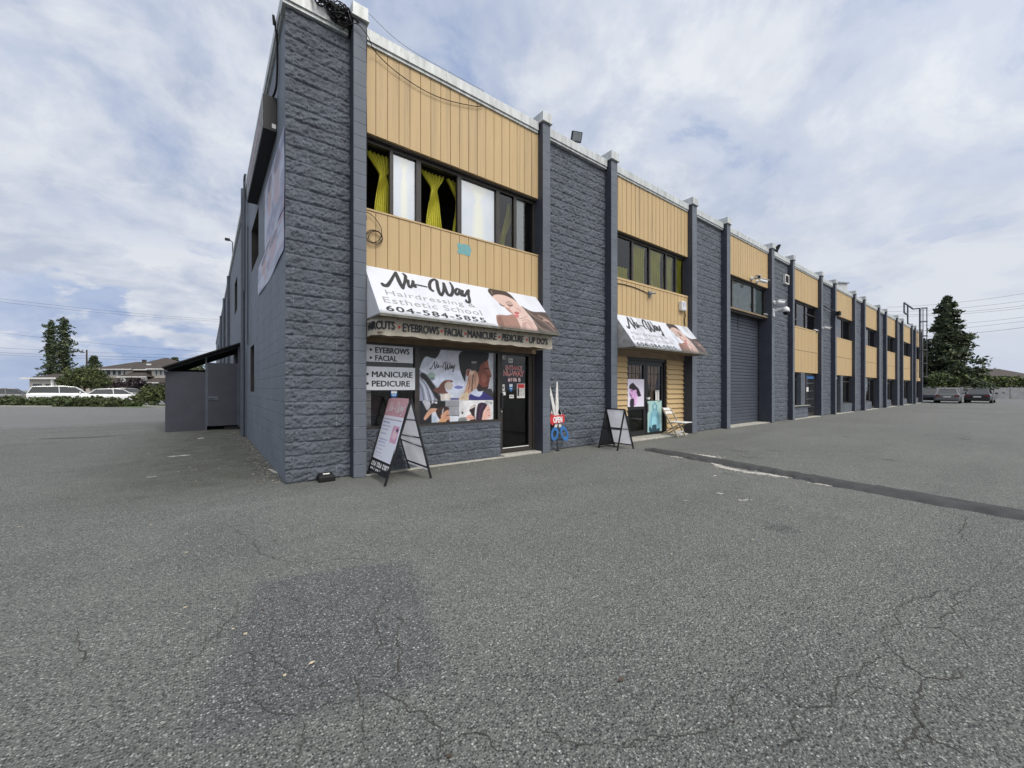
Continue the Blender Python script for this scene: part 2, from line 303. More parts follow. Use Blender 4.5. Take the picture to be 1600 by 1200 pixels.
M = dict(
    dark_frame=mat('dark_frame', (.035, .030, .027), .45, .2, 12),
    black_metal=mat('black_metal', (.012, .012, .014), .42, .2, 12),
    interior=mat('interior', (.040, .037, .034), .9, .3, 2),
    white_vinyl=mat('white_vinyl', (.74, .76, .80), .42, .04, 3),
    stained_vinyl=mat('stained_vinyl', (.56, .56, .57), .5, .22, 7),
    cream_vinyl=mat('cream_vinyl', (.58, .52, .42), .5, .10, 5),
    mould=mat('mould', (.13, .13, .11), .8, .45, 14),
    brown_soffit=mat('brown_soffit', (.20, .145, .09), .75, .25, 4),
    ink=mat('ink', (.018, .018, .022), .45, .1, 9),
    grey_ink=mat('grey_ink', (.27, .26, .25), .45, .08, 9),
    red_ink=mat('red_ink', (.50, .035, .04), .45, .12, 9),
    white_ink=mat('white_ink', (.78, .78, .78), .45, .06, 9),
    tan_trim=mat('tan_trim', (.52, .37, .20), .6, .12, 4),
    teal=mat('teal_paint', (.15, .33, .34), .7, .12, 8),
    white_paint=mat('white_paint', (.70, .70, .69), .5, .07, 8),
    white_plastic=mat('white_plastic', (.72, .73, .74), .35, .05, 8),
    blue_paint=mat('blue_paint', (.035, .14, .36), .5, .25, 10),
    worn_white=mat('worn_white', (.62, .60, .58), .55, .25, 18),
    grey_panel=mat('grey_panel', (.88, .88, .91), .5, .10, 3),
    black_plastic=mat('black_plastic', (.013, .013, .014), .6, .2, 10, spec=.2),
    concrete=mat('concrete', (.36, .35, .31), .9, .25, 9, .5, 60),
    paint_side=mat('paint_side', (.068, .077, .098), .6, .18, 2.5, .3, 50),
    shed_paint=mat('shed_paint', (.040, .043, .057), .6, .14, 2.5, .15, 40),
    navy=mat('navy_side', (.042, .047, .064), .6, .18, 2.5, .3, 50),
    garage=mat('garage', (.050, .057, .076), .55, .14, 2.0, .1, 40),
    yellow_cloth=mat('yellow_cloth', (.50, .465, .045), .8, .15, 20),
    tan_cloth=mat('tan_cloth', (.40, .24, .13), .85, .15, 20),
    lace=mat('lace', (.70, .70, .70), .8, .12, 30),
    blind=mat('blind', (.62, .64, .66), .5, .03, 2),
    frost=mat('frost', (.25, .30, .30), .25, .25, 5),
    rubber=mat('rubber', (.012, .012, .012), .8, .2, 10),
    steel=mat('steel', (.30, .31, .32), .4, .12, 10, metal=.8),
    galv_dark=mat('galv_dark', (.075, .08, .09), .55, .15, 10, metal=.3),
    galv=mat('galv', (.22, .235, .25), .55, .15, 10, metal=.3),
    bark=mat('bark', (.07, .052, .038), .95, .3, 8),
    needle=mat('needle', (.046, .066, .034), .8, .45, 1.3),
    needle2=mat('needle2', (.080, .095, .040), .8, .45, 1.3),
    leaf=mat('leaf', (.105, .125, .045), .7, .45, 1.6),
    hedge=mat('hedge_leaf', (.055, .075, .030), .75, .5, 2.0),
    hedge2=mat('hedge_leaf_light', (.12, .155, .040), .75, .4, 2.0),
    plum=mat('plum_leaf', (.022, .014, .018), .75, .4, 2.0),
    shingle=mat('shingle', (.058, .049, .043), .9, .18, 3, .4, 30),
    stucco=mat('stucco', (.50, .46, .41), .85, .08, 3),
    stucco_dark=mat('stucco_dark', (.12, .10, .085), .85, .15, 3),
    house_trim=mat('house_trim', (.66, .65, .62), .6, .06, 5),
    house_glass=mat('house_glass', (.07, .09, .10), .12, .3, 3),
    car_white=mat('car_white', (.72, .73, .74), .25, .03, 2, coat=.6),
    car_grey=mat('car_grey', (.12, .125, .135), .28, .08, 2, coat=.6),
    car_black=mat('car_black', (.02, .021, .024), .25, .1, 2, coat=.6),
    car_silver=mat('car_silver', (.34, .35, .36), .3, .06, 2, metal=.4, coat=.6),
    car_glass=mat('car_glass', (.018, .022, .025), .06, .1, 2, spec=.6),
    tail_red=mat('tail_red', (.13, .015, .015), .25, .1, 5),
    fence_grey=mat('fence_grey', (.20, .205, .215), .85, .18, 2, .2, 30),
    road=mat('road', (.16, .165, .165), .9, .12, .5),
    tar=mat('tar', (.034, .035, .038), .8, .3, 9, .5, 60),
    crack=mat('crack', (.048, .045, .041), .95, .4, 9),
    rust=mat('rust_stain', (.075, .052, .036), .95, .4, 9),
    berm=mat('berm', (.050, .051, .052), .9, .25, 7, .8, 70),
    chalk=mat('chalk', (.40, .385, .35), .95, .25, 11, .6, 40),
    grass=mat('grass', (.075, .115, .030), .9, .4, 4),
    wood_worn=mat('worn_wood', (.44, .37, .27), .7, .3, 14),
)
M.update(MATS)
for k_, f_ in (('grey_panel', .75), ('white_vinyl', .3), ('stained_vinyl', .55), ('cream_vinyl', .25), ('vinyl_print', .28)): translucent(k_, f_)
for k in ('rock_blocks', 'side_blocks', 'pillar_blocks', 'tan_timber', 'flashing', 'window_glass', 'print', 'vinyl_print', 'asphalt'): M[k] = MATS[k]

# ------------------------------------------------------------------ mesh builder
ORG = {}
class MB:
    def __init__(s): s.v = []; s.f = []; s.mi = []; s.col = None
    def add(s, vs, fs, mi=0):
        o = len(s.v); s.v.extend([tuple(map(float, p)) for p in vs])
        for f in fs: s.f.append(tuple(i+o for i in f)); s.mi.append(mi)
        return s
    def box(s, x0, x1, y0, y1, z0, z1, mi=0):
        return s.add([(x0,y0,z0),(x1,y0,z0),(x1,y1,z0),(x0,y1,z0),(x0,y0,z1),(x1,y0,z1),(x1,y1,z1),(x0,y1,z1)],
                     [(0,3,2,1),(4,5,6,7),(0,1,5,4),(1,2,6,5),(2,3,7,6),(3,0,4,7)], mi)
    def quad(s, a, b, c, d, mi=0): return s.add([a, b, c, d], [(0, 1, 2, 3)], mi)
    def prism(s, poly, vec, mi=0):
        n = len(poly); vec = Vector(vec); P = [Vector(p) for p in poly]
        vs = P+[p+vec for p in P]
        fs = [tuple(range(n))[::-1], tuple(range(n, 2*n))]+[(i, (i+1) % n, n+(i+1) % n, n+i) for i in range(n)]
        return s.add(vs, fs, mi)
    def tube(s, pts, r, n=8, mi=0, caps=True, r1=None):
        P = [Vector(p) for p in pts]; m = len(P); vs = []; fs = []
        up = None
        for i, p in enumerate(P):
            t = (P[min(i+1, m-1)]-P[max(i-1, 0)]).normalized()
            if up is None: up = Vector((0, 0, 1)) if abs(t.z) < .9 else Vector((1, 0, 0))
            a = t.cross(up).normalized(); b2 = a.cross(t).normalized(); up = b2
            rr = r if r1 is None else r+(r1-r)*i/(m-1)
            for k in range(n):
                an = 2*math.pi*k/n; vs.append(p+a*math.cos(an)*rr+b2*math.sin(an)*rr)
        for i in range(m-1):
            for k in range(n):
                fs.append((i*n+k, i*n+(k+1) % n, (i+1)*n+(k+1) % n, (i+1)*n+k))
        if caps: fs += [tuple(range(n))[::-1], tuple(range((m-1)*n, m*n))]
        return s.add(vs, fs, mi)
    def bar(s, a, b, w, t, mi=0):
        """square bar from a to b"""
        a = Vector(a); b = Vector(b); d = (b-a).normalized()
        up = Vector((0, 0, 1)) if abs(d.z) < .95 else Vector((1, 0, 0))
        x = d.cross(up).normalized(); y = x.cross(d).normalized(); vs = []
        for p in (a, b):
            for sx, sy in ((-1,-1),(1,-1),(1,1),(-1,1)): vs.append(p+x*sx*w/2+y*sy*t/2)
        return s.add(vs, [(0,1,2,3),(7,6,5,4),(0,4,5,1),(1,5,6,2),(2,6,7,3),(3,7,4,0)], mi)
    def loft(s, rings, mi=0, cap=True, closed=True):
        n = len(rings[0]); vs = [p for r in rings for p in r]; fs = []
        for i in range(len(rings)-1):
            for k in range(n if closed else n-1):
                fs.append((i*n+k, i*n+(k+1) % n, (i+1)*n+(k+1) % n, (i+1)*n+k))
        if cap: fs += [tuple(range(n))[::-1], tuple(range((len(rings)-1)*n, len(rings)*n))]
        return s.add(vs, fs, mi)
    def build(s, name, mats, parent=None, loc=None, smooth=False, bevel=0., label=None, local=False):
        """one mesh object; vertices are world coordinates unless local (then they are in the parent's frame)"""
        if not isinstance(mats, (list, tuple)): mats = [mats]
        org = Vector((0, 0, 0))
        if parent is not None: org = ORG.get(parent.name, org)
        elif loc is not None: org = Vector(loc)
        if local: off = Vector((0, 0, 0))
        else: off = org
        me = bpy.data.meshes.new(name)
        vv = np.array(s.v, float).reshape(-1, 3)-np.array(off)
        me.from_pydata(vv.tolist(), [], s.f)
        for m_ in mats: me.materials.append(m_)
        me.polygons.foreach_set('material_index', np.array(s.mi, dtype=np.int32))
        if smooth: me.polygons.foreach_set('use_smooth', np.ones(len(s.f), dtype=bool))
        if s.col is not None:
            ca = me.color_attributes.new('Col', 'FLOAT_COLOR', 'POINT')
            ca.data.foreach_set('color', np.concatenate([s.col, np.ones((len(s.col), 1))], 1).astype(np.float32).ravel())
        me.update(); me.validate()
        o = bpy.data.objects.new(name, me); COL.objects.link(o)
        if parent is not None: o.parent = parent
        else: o.location = org
        ORG[o.name] = org
        if bevel:
            bv = o.modifiers.new('bevel', 'BEVEL'); bv.width = bevel; bv.segments = 2; bv.limit_method = 'ANGLE'; bv.angle_limit = rad(40)
        if label: o['label'] = label
        return o
def tag(o, label, cat, group=None, kind=None):
    if label: o['label'] = label
    if cat: o['category'] = cat
    if group: o['group'] = group
    if kind: o['kind'] = kind
    return o
def thing(name, label, cat, loc=(0, 0, 0), rz=0., group=None):
    o = bpy.data.objects.new(name, None); COL.objects.link(o); o.empty_display_size = .2
    o.location = loc; o.rotation_euler = (0, 0, rz); ORG[o.name] = Vector(loc)
    return tag(o, label, cat, group)
def copy_tree(o, parent=None):
    c = o.copy(); COL.objects.link(c); c.parent = parent
    for ch in [x for x in COL.objects if x.parent == o]: copy_tree(ch, c)
    return c

# numpy value noise
def _hash(ix, iy, seed):
    h = (ix.astype(np.int64)*374761393+iy.astype(np.int64)*668265263+seed*1442695041) & 0x7fffffff
    h = ((h ^ (h >> 13))*1274126177) & 0x7fffffff
    return ((h ^ (h >> 16)) & 0xffff)/65535.0
def vnoise(x, y, seed=0):
    ix = np.floor(x); iy = np.floor(y); fx = x-ix; fy = y-iy; fx = fx*fx*(3-2*fx); fy = fy*fy*(3-2*fy)
    a = _hash(ix, iy, seed); b = _hash(ix+1, iy, seed); c = _hash(ix, iy+1, seed); d = _hash(ix+1, iy+1, seed)
    return (a*(1-fx)+b*fx)*(1-fy)+(c*(1-fx)+d*fx)*fy
def fbm(x, y, seed=0, oct=4, gain=.5):
    s = 0; a = 1; t = 0
    for i in range(oct): s = s+a*vnoise(x*2**i, y*2**i, seed+i*17); t += a; a *= gain
    return s/t
def rock_panel(mb, x0, x1, z0, z1, yb, step, seed, amp=1.0, edge_wobble=False):
    nx = max(3, int(round((x1-x0)/step))+1); nz = max(3, int(round((z1-z0)/step))+1)
    xs = np.linspace(x0, x1, nx); zs = np.linspace(z0, z1, nz)
    X, Z = np.meshgrid(xs, zs)
    row = np.floor(Z/.2+1e-6); off = np.where(row % 2 == 0, 0., .2); u = (X+off+.11)/.4; bl = np.floor(u)
    dz = np.minimum(Z/.2-row, 1-(Z/.2-row))*.2; du = np.minimum(u-bl, 1-(u-bl))*.4
    du = du+.010
    e = np.clip(np.minimum(dz, du*1.3)/.026, 0, 1); e = .42+.58*e*e*(3-2*e)
    r1 = _hash(bl, row, seed); r2 = _hash(bl, row, seed+5)-.5; r3 = _hash(bl, row, seed+9)-.5
    f = fbm(X*13+bl*3.7, Z*14+row*5.1, seed, 6, .62)
    f2 = fbm(X*11+Z*4+bl*1.3, Z*12-X*5+row*2.7, seed+3, 4, .55)
    ridge = 1-np.abs(2*f2-1)
    f3 = fbm(X*36, Z*36, seed+21, 3, .65)
    h = e*(.016+.012*r1+r2*.022*((u-bl)-.5)+r3*.010*(Z/.2-row-.5)+.042*(f-.45)+.024*(ridge-.5)+.026*(f3-.5))
    h = np.maximum(h, -.006)*amp
    if edge_wobble: X = X.copy(); X[:, 0] -= (.018*e[:, 0]+.03*(f[:, 0]-.5))*1.0
    Y = yb-h
    vs = np.stack([X, Y, Z], -1).reshape(-1, 3)
    fs = []
    for j in range(nz-1):
        for i in range(nx-1):
            a = j*nx+i; fs.append((a, a+1, a+nx+1, a+nx))
    mb.add(vs, fs, 0)
    if edge_wobble:   # return of the corner stones
        l = vs.reshape(nz, nx, 3)[:, 0]; b2 = l.copy(); b2[:, 0] = x0+.004; b2[:, 1] = yb+.05+.05*(_hash(np.zeros(nz), np.floor(zs/.2+1e-6), 3))
        mb.add(np.concatenate([b2, l]), [(j, nz+j, nz+j+1, j+1) for j in range(nz-1)], 0)
    return mb

# text in the built-in font, as a flat mesh
_TXT = {}
def text2d(s, bold=0., shear=0., space=1.):
    k = (s, bold, shear, space)
    if k in _TXT: return _TXT[k]
    c = bpy.data.curves.new('txt', 'FONT'); c.body = s; c.offset = bold; c.shear = shear; c.space_character = space; c.resolution_u = 3
    o = bpy.data.objects.new('txt', c); COL.objects.link(o); bpy.context.view_layer.update()
    me = bpy.data.meshes.new_from_object(o.evaluated_get(bpy.context.evaluated_depsgraph_get()))
    v = np.array([tuple(p.co)[:2] for p in me.vertices]); f = [tuple(p.vertices) for p in me.polygons]
    bpy.data.objects.remove(o); bpy.data.curves.remove(c); bpy.data.meshes.remove(me)
    v = v-v.min(0); _TXT[k] = (v, f); return v, f
def put_text(mb, s, O, U, V, w, h, mi=0, bold=0., shear=0., space=1., lift=.002, fat=0.):
    """fit the text into w x h: O is the lower-left corner, U right, V up; fat thickens the strokes (fraction of h)"""
    if fat:
        O = np.asarray(O, float); e = fat*h
        for k, (dx, dy) in enumerate(((-1, 0), (1, 0), (0, .6), (0, -.6), (-.5, 0), (.5, 0))):
            put_text(mb, s, O+np.asarray(U, float)*dx*e+np.asarray(V, float)*dy*e, U, V, w, h, mi, 0, shear, space, lift+k*.0003)
        return
    v, f = text2d(s, bold, shear, space); O, U, V = (np.asarray(a, float) for a in (O, U, V)); n = np.cross(U, V); n /= np.linalg.norm(n)
    sz = v.max(0); p = O+np.outer(v[:, 0]/sz[0]*w, U)+np.outer(v[:, 1]/sz[1]*h, V)+n*lift
    mb.add(p, f, mi)
# hand-lettered logo: strokes traced in a 0..1 box (x right, y up), with pen width
def catmull(P, k=6, closed=False):
    P = [np.asarray(p, float) for p in P]; n = len(P); out = []
    rng = range(n) if closed else range(n-1)
    for i in rng:
        p0 = P[(i-1) % n] if closed or i > 0 else P[i]; p1 = P[i]; p2 = P[(i+1) % n]; p3 = P[(i+2) % n] if closed or i+2 < n else p2
        for j in range(k):
            t = j/k; out.append(.5*((2*p1)+(-p0+p2)*t+(2*p0-5*p1+4*p2-p3)*t*t+(-p0+3*p1-3*p2+p3)*t**3))
    if not closed: out.append(P[-1])
    return np.array(out)
_LOGO_PX = [
    ([(282,312),(300,330),(335,330),(370,292),(405,238),(432,198)], (11,15,13,10,9,9)),
    ([(432,198),(445,235),(468,290),(490,335),(508,365)], (9,13,14,13,9)),
    ([(508,365),(522,320),(538,270),(536,232),(514,214)], (9,9,11,11,8)),
    ([(566,282),(568,320),(580,350),(598,352),(614,326),(622,290)], (10,10,9,9,9,10)),
    ([(622,290),(626,325),(640,352),(660,348)], (10,10,8,5)),
    ([(640,335),(655,328),(710,338),(772,352)], (8,7,7,6)),
    ([(838,392),(812,372),(804,330),(822,292),(858,276),(884,292),(890,330)], (11,12,11,10,10,12,12)),
    ([(890,330),(900,380),(918,428),(936,438),(956,400),(964,350),(962,318)], (12,13,12,10,9,10,10)),
    ([(962,318),(978,375),(1004,430),(1036,442),(1058,410),(1060,360),(1034,312)], (10,13,13,12,11,10,7)),
    ([(1136,384),(1108,376),(1090,402),(1098,434),(1120,430),(1138,392)], (9,9,10,10,9,9)),
    ([(1138,384),(1140,425),(1158,448)], (10,10,7)),
    ([(1170,396),(1168,432),(1186,452),(1212,420),(1224,398)], (10,10,9,9,9)),
    ([(1238,392),(1234,440),(1244,485),(1240,514),(1212,512),(1206,492)], (10,10,10,11,10,7)),
]
def _logo():
    P0 = np.array([1.1, -.05, 3.42]); U = np.array([1., 0, 0]); V = np.array([0, -.75, -.88]); V /= np.linalg.norm(V)
    S_ = []
    for pts, ws in _LOGO_PX:
        q = [on_plane(560+x/7.27, 400+y/7.27, P0, U, V) for x, y in pts]
        S_.append((np.array(q), np.array(ws)/480.))
    A = np.concatenate([q for q, _ in S_]); lo = A.min(0); hi = A.max(0)
    return [(np.stack([(q[:, 0]-lo[0])/(hi[0]-lo[0]), 1-(q[:, 1]-lo[1])/(hi[1]-lo[1])], 1), w/(hi[0]-lo[0])) for q, w in S_]
LOGO = _logo()
def put_logo(mb, O, U, V, w, h, mi=0, lift=.002, heavy=1.0):
    O, U, V = (np.asarray(a, float) for a in (O, U, V)); n = np.cross(U, V); n /= np.linalg.norm(n)
    for k, (q, ws) in enumerate(LOGO):
        c = catmull([(x*w, y*h) for x, y in q], 6); r = np.interp(np.linspace(0, len(q)-1, len(c)), range(len(q)), ws)*w*heavy
        t = np.gradient(c, axis=0); t /= np.linalg.norm(t, axis=1)[:, None]+1e-9; nn = np.stack([-t[:, 1], t[:, 0]], 1)
        a = c+nn*r[:, None]; b = c-nn*r[:, None]; m_ = len(c)
        lf = n*(lift+k*.0004)
        vs = [O+p[0]*U+p[1]*V+lf for p in np.concatenate([a, b])]
        mb.add(vs, [(i, m_+i, m_+i+1, i+1) for i in range(m_-1)], mi)
        for e in (0, m_-1):
            vs = [O+(c[e, 0]+r[e]*math.cos(g))*U+(c[e, 1]+r[e]*math.sin(g))*V+n*(lift+k*.0004+.0002) for g in np.linspace(0, 2*math.pi, 11)[:-1]]
            mb.add(vs, [tuple(range(10))], mi)

# ------------------------------------------------------------------ printed pictures: a small painter, sampled onto the vertices of a flat sheet
class Canvas:
    def __init__(s, w, h, bg, q=1.0):
        s.q = q; s.W = int(w*q); s.H = int(h*q); s.a = np.ones((s.H, s.W, 3))*np.array(lin(bg))
        s.yy, s.xx = np.mgrid[0:s.H, 0:s.W]+.5
    def mask(s, pts, smooth=True, blur=1):
        P = catmull(pts, 5, True)*s.q if smooth else np.array(pts, float)*s.q
        m = np.zeros((s.H, s.W)); x0, y0 = np.floor(P.min(0)).astype(int)-1; x1, y1 = np.ceil(P.max(0)).astype(int)+2
        x0 = max(0, x0); y0 = max(0, y0); x1 = min(s.W, x1); y1 = min(s.H, y1)
        if x1 <= x0 or y1 <= y0: return m
        X = s.xx[y0:y1, x0:x1]; Y = s.yy[y0:y1, x0:x1]; ins = np.zeros(X.shape, bool); n = len(P)
        for i in range(n):
            ax, ay = P[i]; bx, by = P[(i+1) % n]
            if ay == by: continue
            c = ((ay > Y) != (by > Y)); ins ^= c & (X < (bx-ax)*(Y-ay)/(by-ay)+ax)
        m[y0:y1, x0:x1] = ins
        return s.blur(m, blur)
    def blur(s, m, k):
        for _ in range(int(k)):
            p = np.pad(m, 1, mode='edge'); m = (p[:-2, 1:-1]+p[2:, 1:-1]+p[1:-1, :-2]+p[1:-1, 2:]+4*m)/8
        return m
    def put(s, m, col, op=1.):
        c = lin(col); s.a = s.a*(1-m[..., None]*op)+np.array(c)*m[..., None]*op
    def poly(s, pts, col, blur=1, smooth=True, op=1.): s.put(s.mask(pts, smooth, blur), col, op); return s
    def rect(s, x0, y0, x1, y1, col, blur=1, op=1.): return s.poly([(x0,y0),(x1,y0),(x1,y1),(x0,y1)], col, blur, False, op)
    def ell(s, cx, cy, rx, ry, col, blur=1, op=1., rot=0.):
        cr, sr = math.cos(rot), math.sin(rot)
        return s.poly([(cx+rx*math.cos(t)*cr-ry*math.sin(t)*sr, cy+rx*math.cos(t)*sr+ry*math.sin(t)*cr) for t in np.linspace(0, 2*math.pi, 15)[:-1]], col, blur, True, op)
    def line(s, pts, w, col, blur=1, op=1.):
        c = catmull(pts, 5); t = np.gradient(c, axis=0); t /= np.linalg.norm(t, axis=1)[:, None]+1e-9; nn = np.stack([-t[:, 1], t[:, 0]], 1)*w/2
        return s.poly(np.concatenate([c+nn, (c-nn)[::-1]]).tolist(), col, blur, False, op)
    def sample(s, x, y):
        x = np.clip(np.asarray(x)*s.q-.5, 0, s.W-1.001); y = np.clip(np.asarray(y)*s.q-.5, 0, s.H-1.001)
        ix = x.astype(int); iy = y.astype(int); fx = (x-ix)[..., None]; fy = (y-iy)[..., None]; A = s.a
        return (A[iy, ix]*(1-fx)+A[iy, ix+1]*fx)*(1-fy)+(A[iy+1, ix]*(1-fx)+A[iy+1, ix+1]*fx)*fy
def sheet(mb, O, U, V, w, h, nu, nv, colour_at, mi=0, keep=None):
    """flat printed sheet; colour_at(points, u, v) gives linear colours. keep(u, v) drops cells"""
    O, U, V = (np.asarray(a, float) for a in (O, U, V))
    u, v = np.meshgrid(np.linspace(0, 1, nu), np.linspace(0, 1, nv))
    P = O+u[..., None]*w*U+v[..., None]*h*V
    c = np.clip(colour_at(P, u, v), 0.004, .92).reshape(-1, 3); base = len(mb.v)
    fs = [(j*nu+i, j*nu+i+1, (j+1)*nu+i+1, (j+1)*nu+i) for j in range(nv-1) for i in range(nu-1)]
    if keep is not None:
        kk = keep(u, v).reshape(-1); fs = [f for f in fs if all(kk[i] for i in f)]
    prev = mb.col if mb.col is not None else np.ones((base, 3))*.5
    mb.add(P.reshape(-1, 3), fs, mi); mb.col = np.concatenate([prev, c])
    return mb

# ================================================================== GROUND
mb = MB(); mb.box(-400, 500, -300, 600, -.5, 0); tag(mb.build('ground', M['asphalt']), None, None, kind='structure')
def ribbon(mb, pts, w, z, seed=0, jag=.5, step=.05, mi=0):
    """flat irregular strip along ground points"""
    P = np.array(pts, float); seg = np.linalg.norm(np.diff(P, axis=0), axis=1); L = np.concatenate([[0], np.cumsum(seg)])
    n = max(3, int(L[-1]/step)); t = np.linspace(0, L[-1], n); c = np.stack([np.interp(t, L, P[:, 0]), np.interp(t, L, P[:, 1])], 1)
    d = np.gradient(c, axis=0); d /= np.linalg.norm(d, axis=1)[:, None]+1e-9; nn = np.stack([-d[:, 1], d[:, 0]], 1)
    wob = (fbm(t*4+seed*13.1, t*0+seed, seed, 4, .6)-.5)*jag*.22+(fbm(t*17+seed*3.1, t*0+seed, seed+3, 4, .7)-.5)*jag*.10
    c = c+nn*wob[:, None]
    fade = np.minimum(1, np.minimum(t, L[-1]-t)/(.12*L[-1]+.05))
    ww = w*(.35+1.3*fbm(t*11, t*0+seed*2., seed+7, 3, .6))*(.25+.75*fade)
    a = c+nn*ww[:, None]/2; b = c-nn*ww[:, None]/2
    mb.add([(*p, z) for p in np.concatenate([a, b])], [(n+i, n+i+1, i+1, i) for i in range(n-1)], mi)
def zg(ox, oy, s): return lambda x, y: gpt(ox+x/s, oy+y/s)
cr = MB(); st = MB()
q = zg(80, 780, 2.222); C1 = [
    ([(1030,930),(1070,870),(1090,800),(1085,700),(1080,640),(1100,600),(1135,500),(1150,380),(1170,310)], .011),
    ([(1090,690),(1140,660),(1190,680),(1260,715),(1300,740),(1330,800),(1345,880),(1350,930)], .010),
    ([(1330,850),(1380,835),(1450,820),(1500,840),(1560,880),(1600,895)], .009),
    ([(1140,660),(1190,620),(1215,520),(1212,420),(1150,400)], .012),
    ([(1080,640),(1000,655),(910,660),(860,620),(790,570),(770,480),(785,390)], .007),
    ([(1070,700),(960,720),(880,750),(770,760),(690,710),(600,720)], .008),
    ([(690,710),(685,650),(710,545),(695,505)], .009),
    ([(30,640),(50,600),(95,540),(100,450)], .010),
    ([(440,620),(480,560),(560,500),(640,390),(660,350)], .007),
    ([(600,80),(650,110),(700,140),(720,190),(800,215),(920,220),(1060,205),(1200,205)], .008),
    ([(1160,360),(1230,310),(1280,270)], .006),
    ([(870,770),(875,850),(860,930)], .012), ([(860,870),(930,860),(1000,855)], .007)]
for k, (p, w) in enumerate(C1): ribbon(cr, [q(*a) for a in p], w*.52, .003, k, .5, .012)
q = zg(800, 780, 2.222); C2 = [
    ([(70,780),(120,820),(180,850),(260,855),(330,865),(420,875),(500,840),(600,825),(700,805),(780,770),(790,700),(830,660),(850,650)], .008),
    ([(850,650),(870,620),(920,600),(950,545)], .008), ([(850,655),(900,680),(960,705),(1000,735),(1080,735),(1130,740),(1150,690),(1145,630),(1210,600),(1240,570),(1330,570),(1370,570)], .009),
    ([(1000,735),(970,790),(950,840),(945,890)], .012), ([(1290,500),(1310,450),(1340,430),(1320,390),(1350,350),(1430,335),(1500,300)], .010),
    ([(1300,500),(1360,560),(1420,610),(1480,620),(1560,610),(1600,580)], .011), ([(1410,620),(1400,700),(1400,780),(1385,860),(1390,930)], .018),
    ([(1400,770),(1440,830),(1400,850)], .012), ([(1600,290),(1560,330),(1550,380),(1510,420),(1500,450)], .011), ([(1600,60),(1560,100),(1580,140),(1600,160)], .010),
    ([(1430,820),(1500,850),(1560,880),(1600,890)], .010), ([(700,810),(760,870),(800,930)], .008), ([(1340,430),(1420,440),(1500,450),(1590,530)], .006), ([(1150,690),(1250,650),(1330,670),(1400,690)], .006)]
for k, (p, w) in enumerate(C2): ribbon(cr, [q(*a) for a in p], w*.52, .003, k+40, .5, .012)
ribbon(cr, [gpt(1435, 637), gpt(1475, 638), gpt(1600, 641)], .22, .003, 77, .6, .3)
ribbon(cr, [gpt(250, 798), gpt(330, 786), gpt(400, 768), gpt(446, 757)], .007, .003, 78, .4, .03)
tag(cr.build('asphalt_cracks', M['crack']), 'thin dark jagged cracks running through the grey asphalt', None, kind='structure')
q = zg(970, 660, 2.857)
for p, w in (([(455,120),(515,127),(575,133)], .035), ([(525,150),(580,157),(640,162)], .035), ([(640,122),(700,128),(745,134)], .03), ([(215,274),(230,276)], .05), ([(995,62),(1015,66)], .07), ([(1490,68),(1560,78)], .10), ([(850,107),(866,109)], .04)):
    ribbon(st, [q(*a) for a in p], w, .004, int(p[0][0]), .25, .05)
ribbon(st, [gpt(60, 686), gpt(130, 684), gpt(198, 680)], .16, .004, 91, .2, .06)
tag(st.build('tar_streaks', M['tar']), 'dark tar streaks smeared on the asphalt', None, kind='structure')
ch = MB()
for k, (p, w) in enumerate((([(340,145),(380,150),(430,158)], .30), ([(405,182),(470,205),(560,222),(650,232),(745,248)], .24), ([(232,153),(278,158)], .16), ([(868,274),(945,285)], .12), ([(522,350),(574,345)], .035), ([(434,320),(448,318)], .03))):
    ribbon(ch, [q(*a) for a in p], w*.55, .005, 20+k, .7, .02)
    rc = random.Random(k); G = [q(*a) for a in p]
    for _ in range(int(90*w/.24*len(p)/4)):
        t_ = rc.random()*(len(G)-1); i_ = min(int(t_), len(G)-2); f_ = t_-i_; x_ = G[i_][0]+(G[i_+1][0]-G[i_][0])*f_+rc.gauss(0, w*.30); y_ = G[i_][1]+(G[i_+1][1]-G[i_][1])*f_+rc.gauss(0, w*.40)
        n_ = rc.randint(5, 8); r_ = rc.uniform(.01, .035); z_ = .0052+.0004*rc.random()
        ch.add([(x_+r_*rc.uniform(.5, 1.2)*math.cos(6.283*j/n_), y_+r_*rc.uniform(.5, 1.2)*math.sin(6.283*j/n_), z_) for j in range(n_)], [tuple(range(n_))])
for k, (a, b, w) in enumerate((((262, 714), (298, 711), .13), ((228, 746), (245, 745), .07), ((310, 686), (318, 684), .10), ((420, 733), (438, 742), .05), ((1068, 783), (1078, 782), .04), ((1113, 745), (1120, 743), .03))):
    ribbon(ch, [gpt(*a), gpt(*b)], w, .005, 50+k, .2, .02)
tag(ch.build('bare_patches', M['chalk']), 'pale worn bare patches on the asphalt beside the low hump', None, kind='structure')
lt = MB(); rl = np.random.default_rng(9); pts = []
for _ in range(700): pts.append((-abs(rl.normal())*.16-.02, rl.random()*9.5+.1, .012+.02*rl.random()*rl.random()))
for _ in range(420): x_ = rl.random()*20+1.1; pts.append((x_, -.22-abs(rl.normal())*.10, .010))
for _ in range(220): pts.append((rl.uniform(-2, .2), rl.uniform(1, 10.2), .008))
for _ in range(150): pts.append((rl.uniform(-4, 12), rl.uniform(-5.5, -.4), .006))
for (x_, y_, z_) in pts:
    a_ = rl.random()*6.28; r_ = rl.uniform(.006, .022); e_ = rl.uniform(.3, .9); ca, sa = math.cos(a_)*r_, math.sin(a_)*r_
    lt.add([(x_-ca, y_-sa, z_), (x_+sa*e_, y_-ca*e_, z_+.004), (x_+ca, y_+sa, z_+.002), (x_-sa*e_, y_+ca*e_, z_)], [(0, 1, 2, 3)], int(rl.random() < .4))
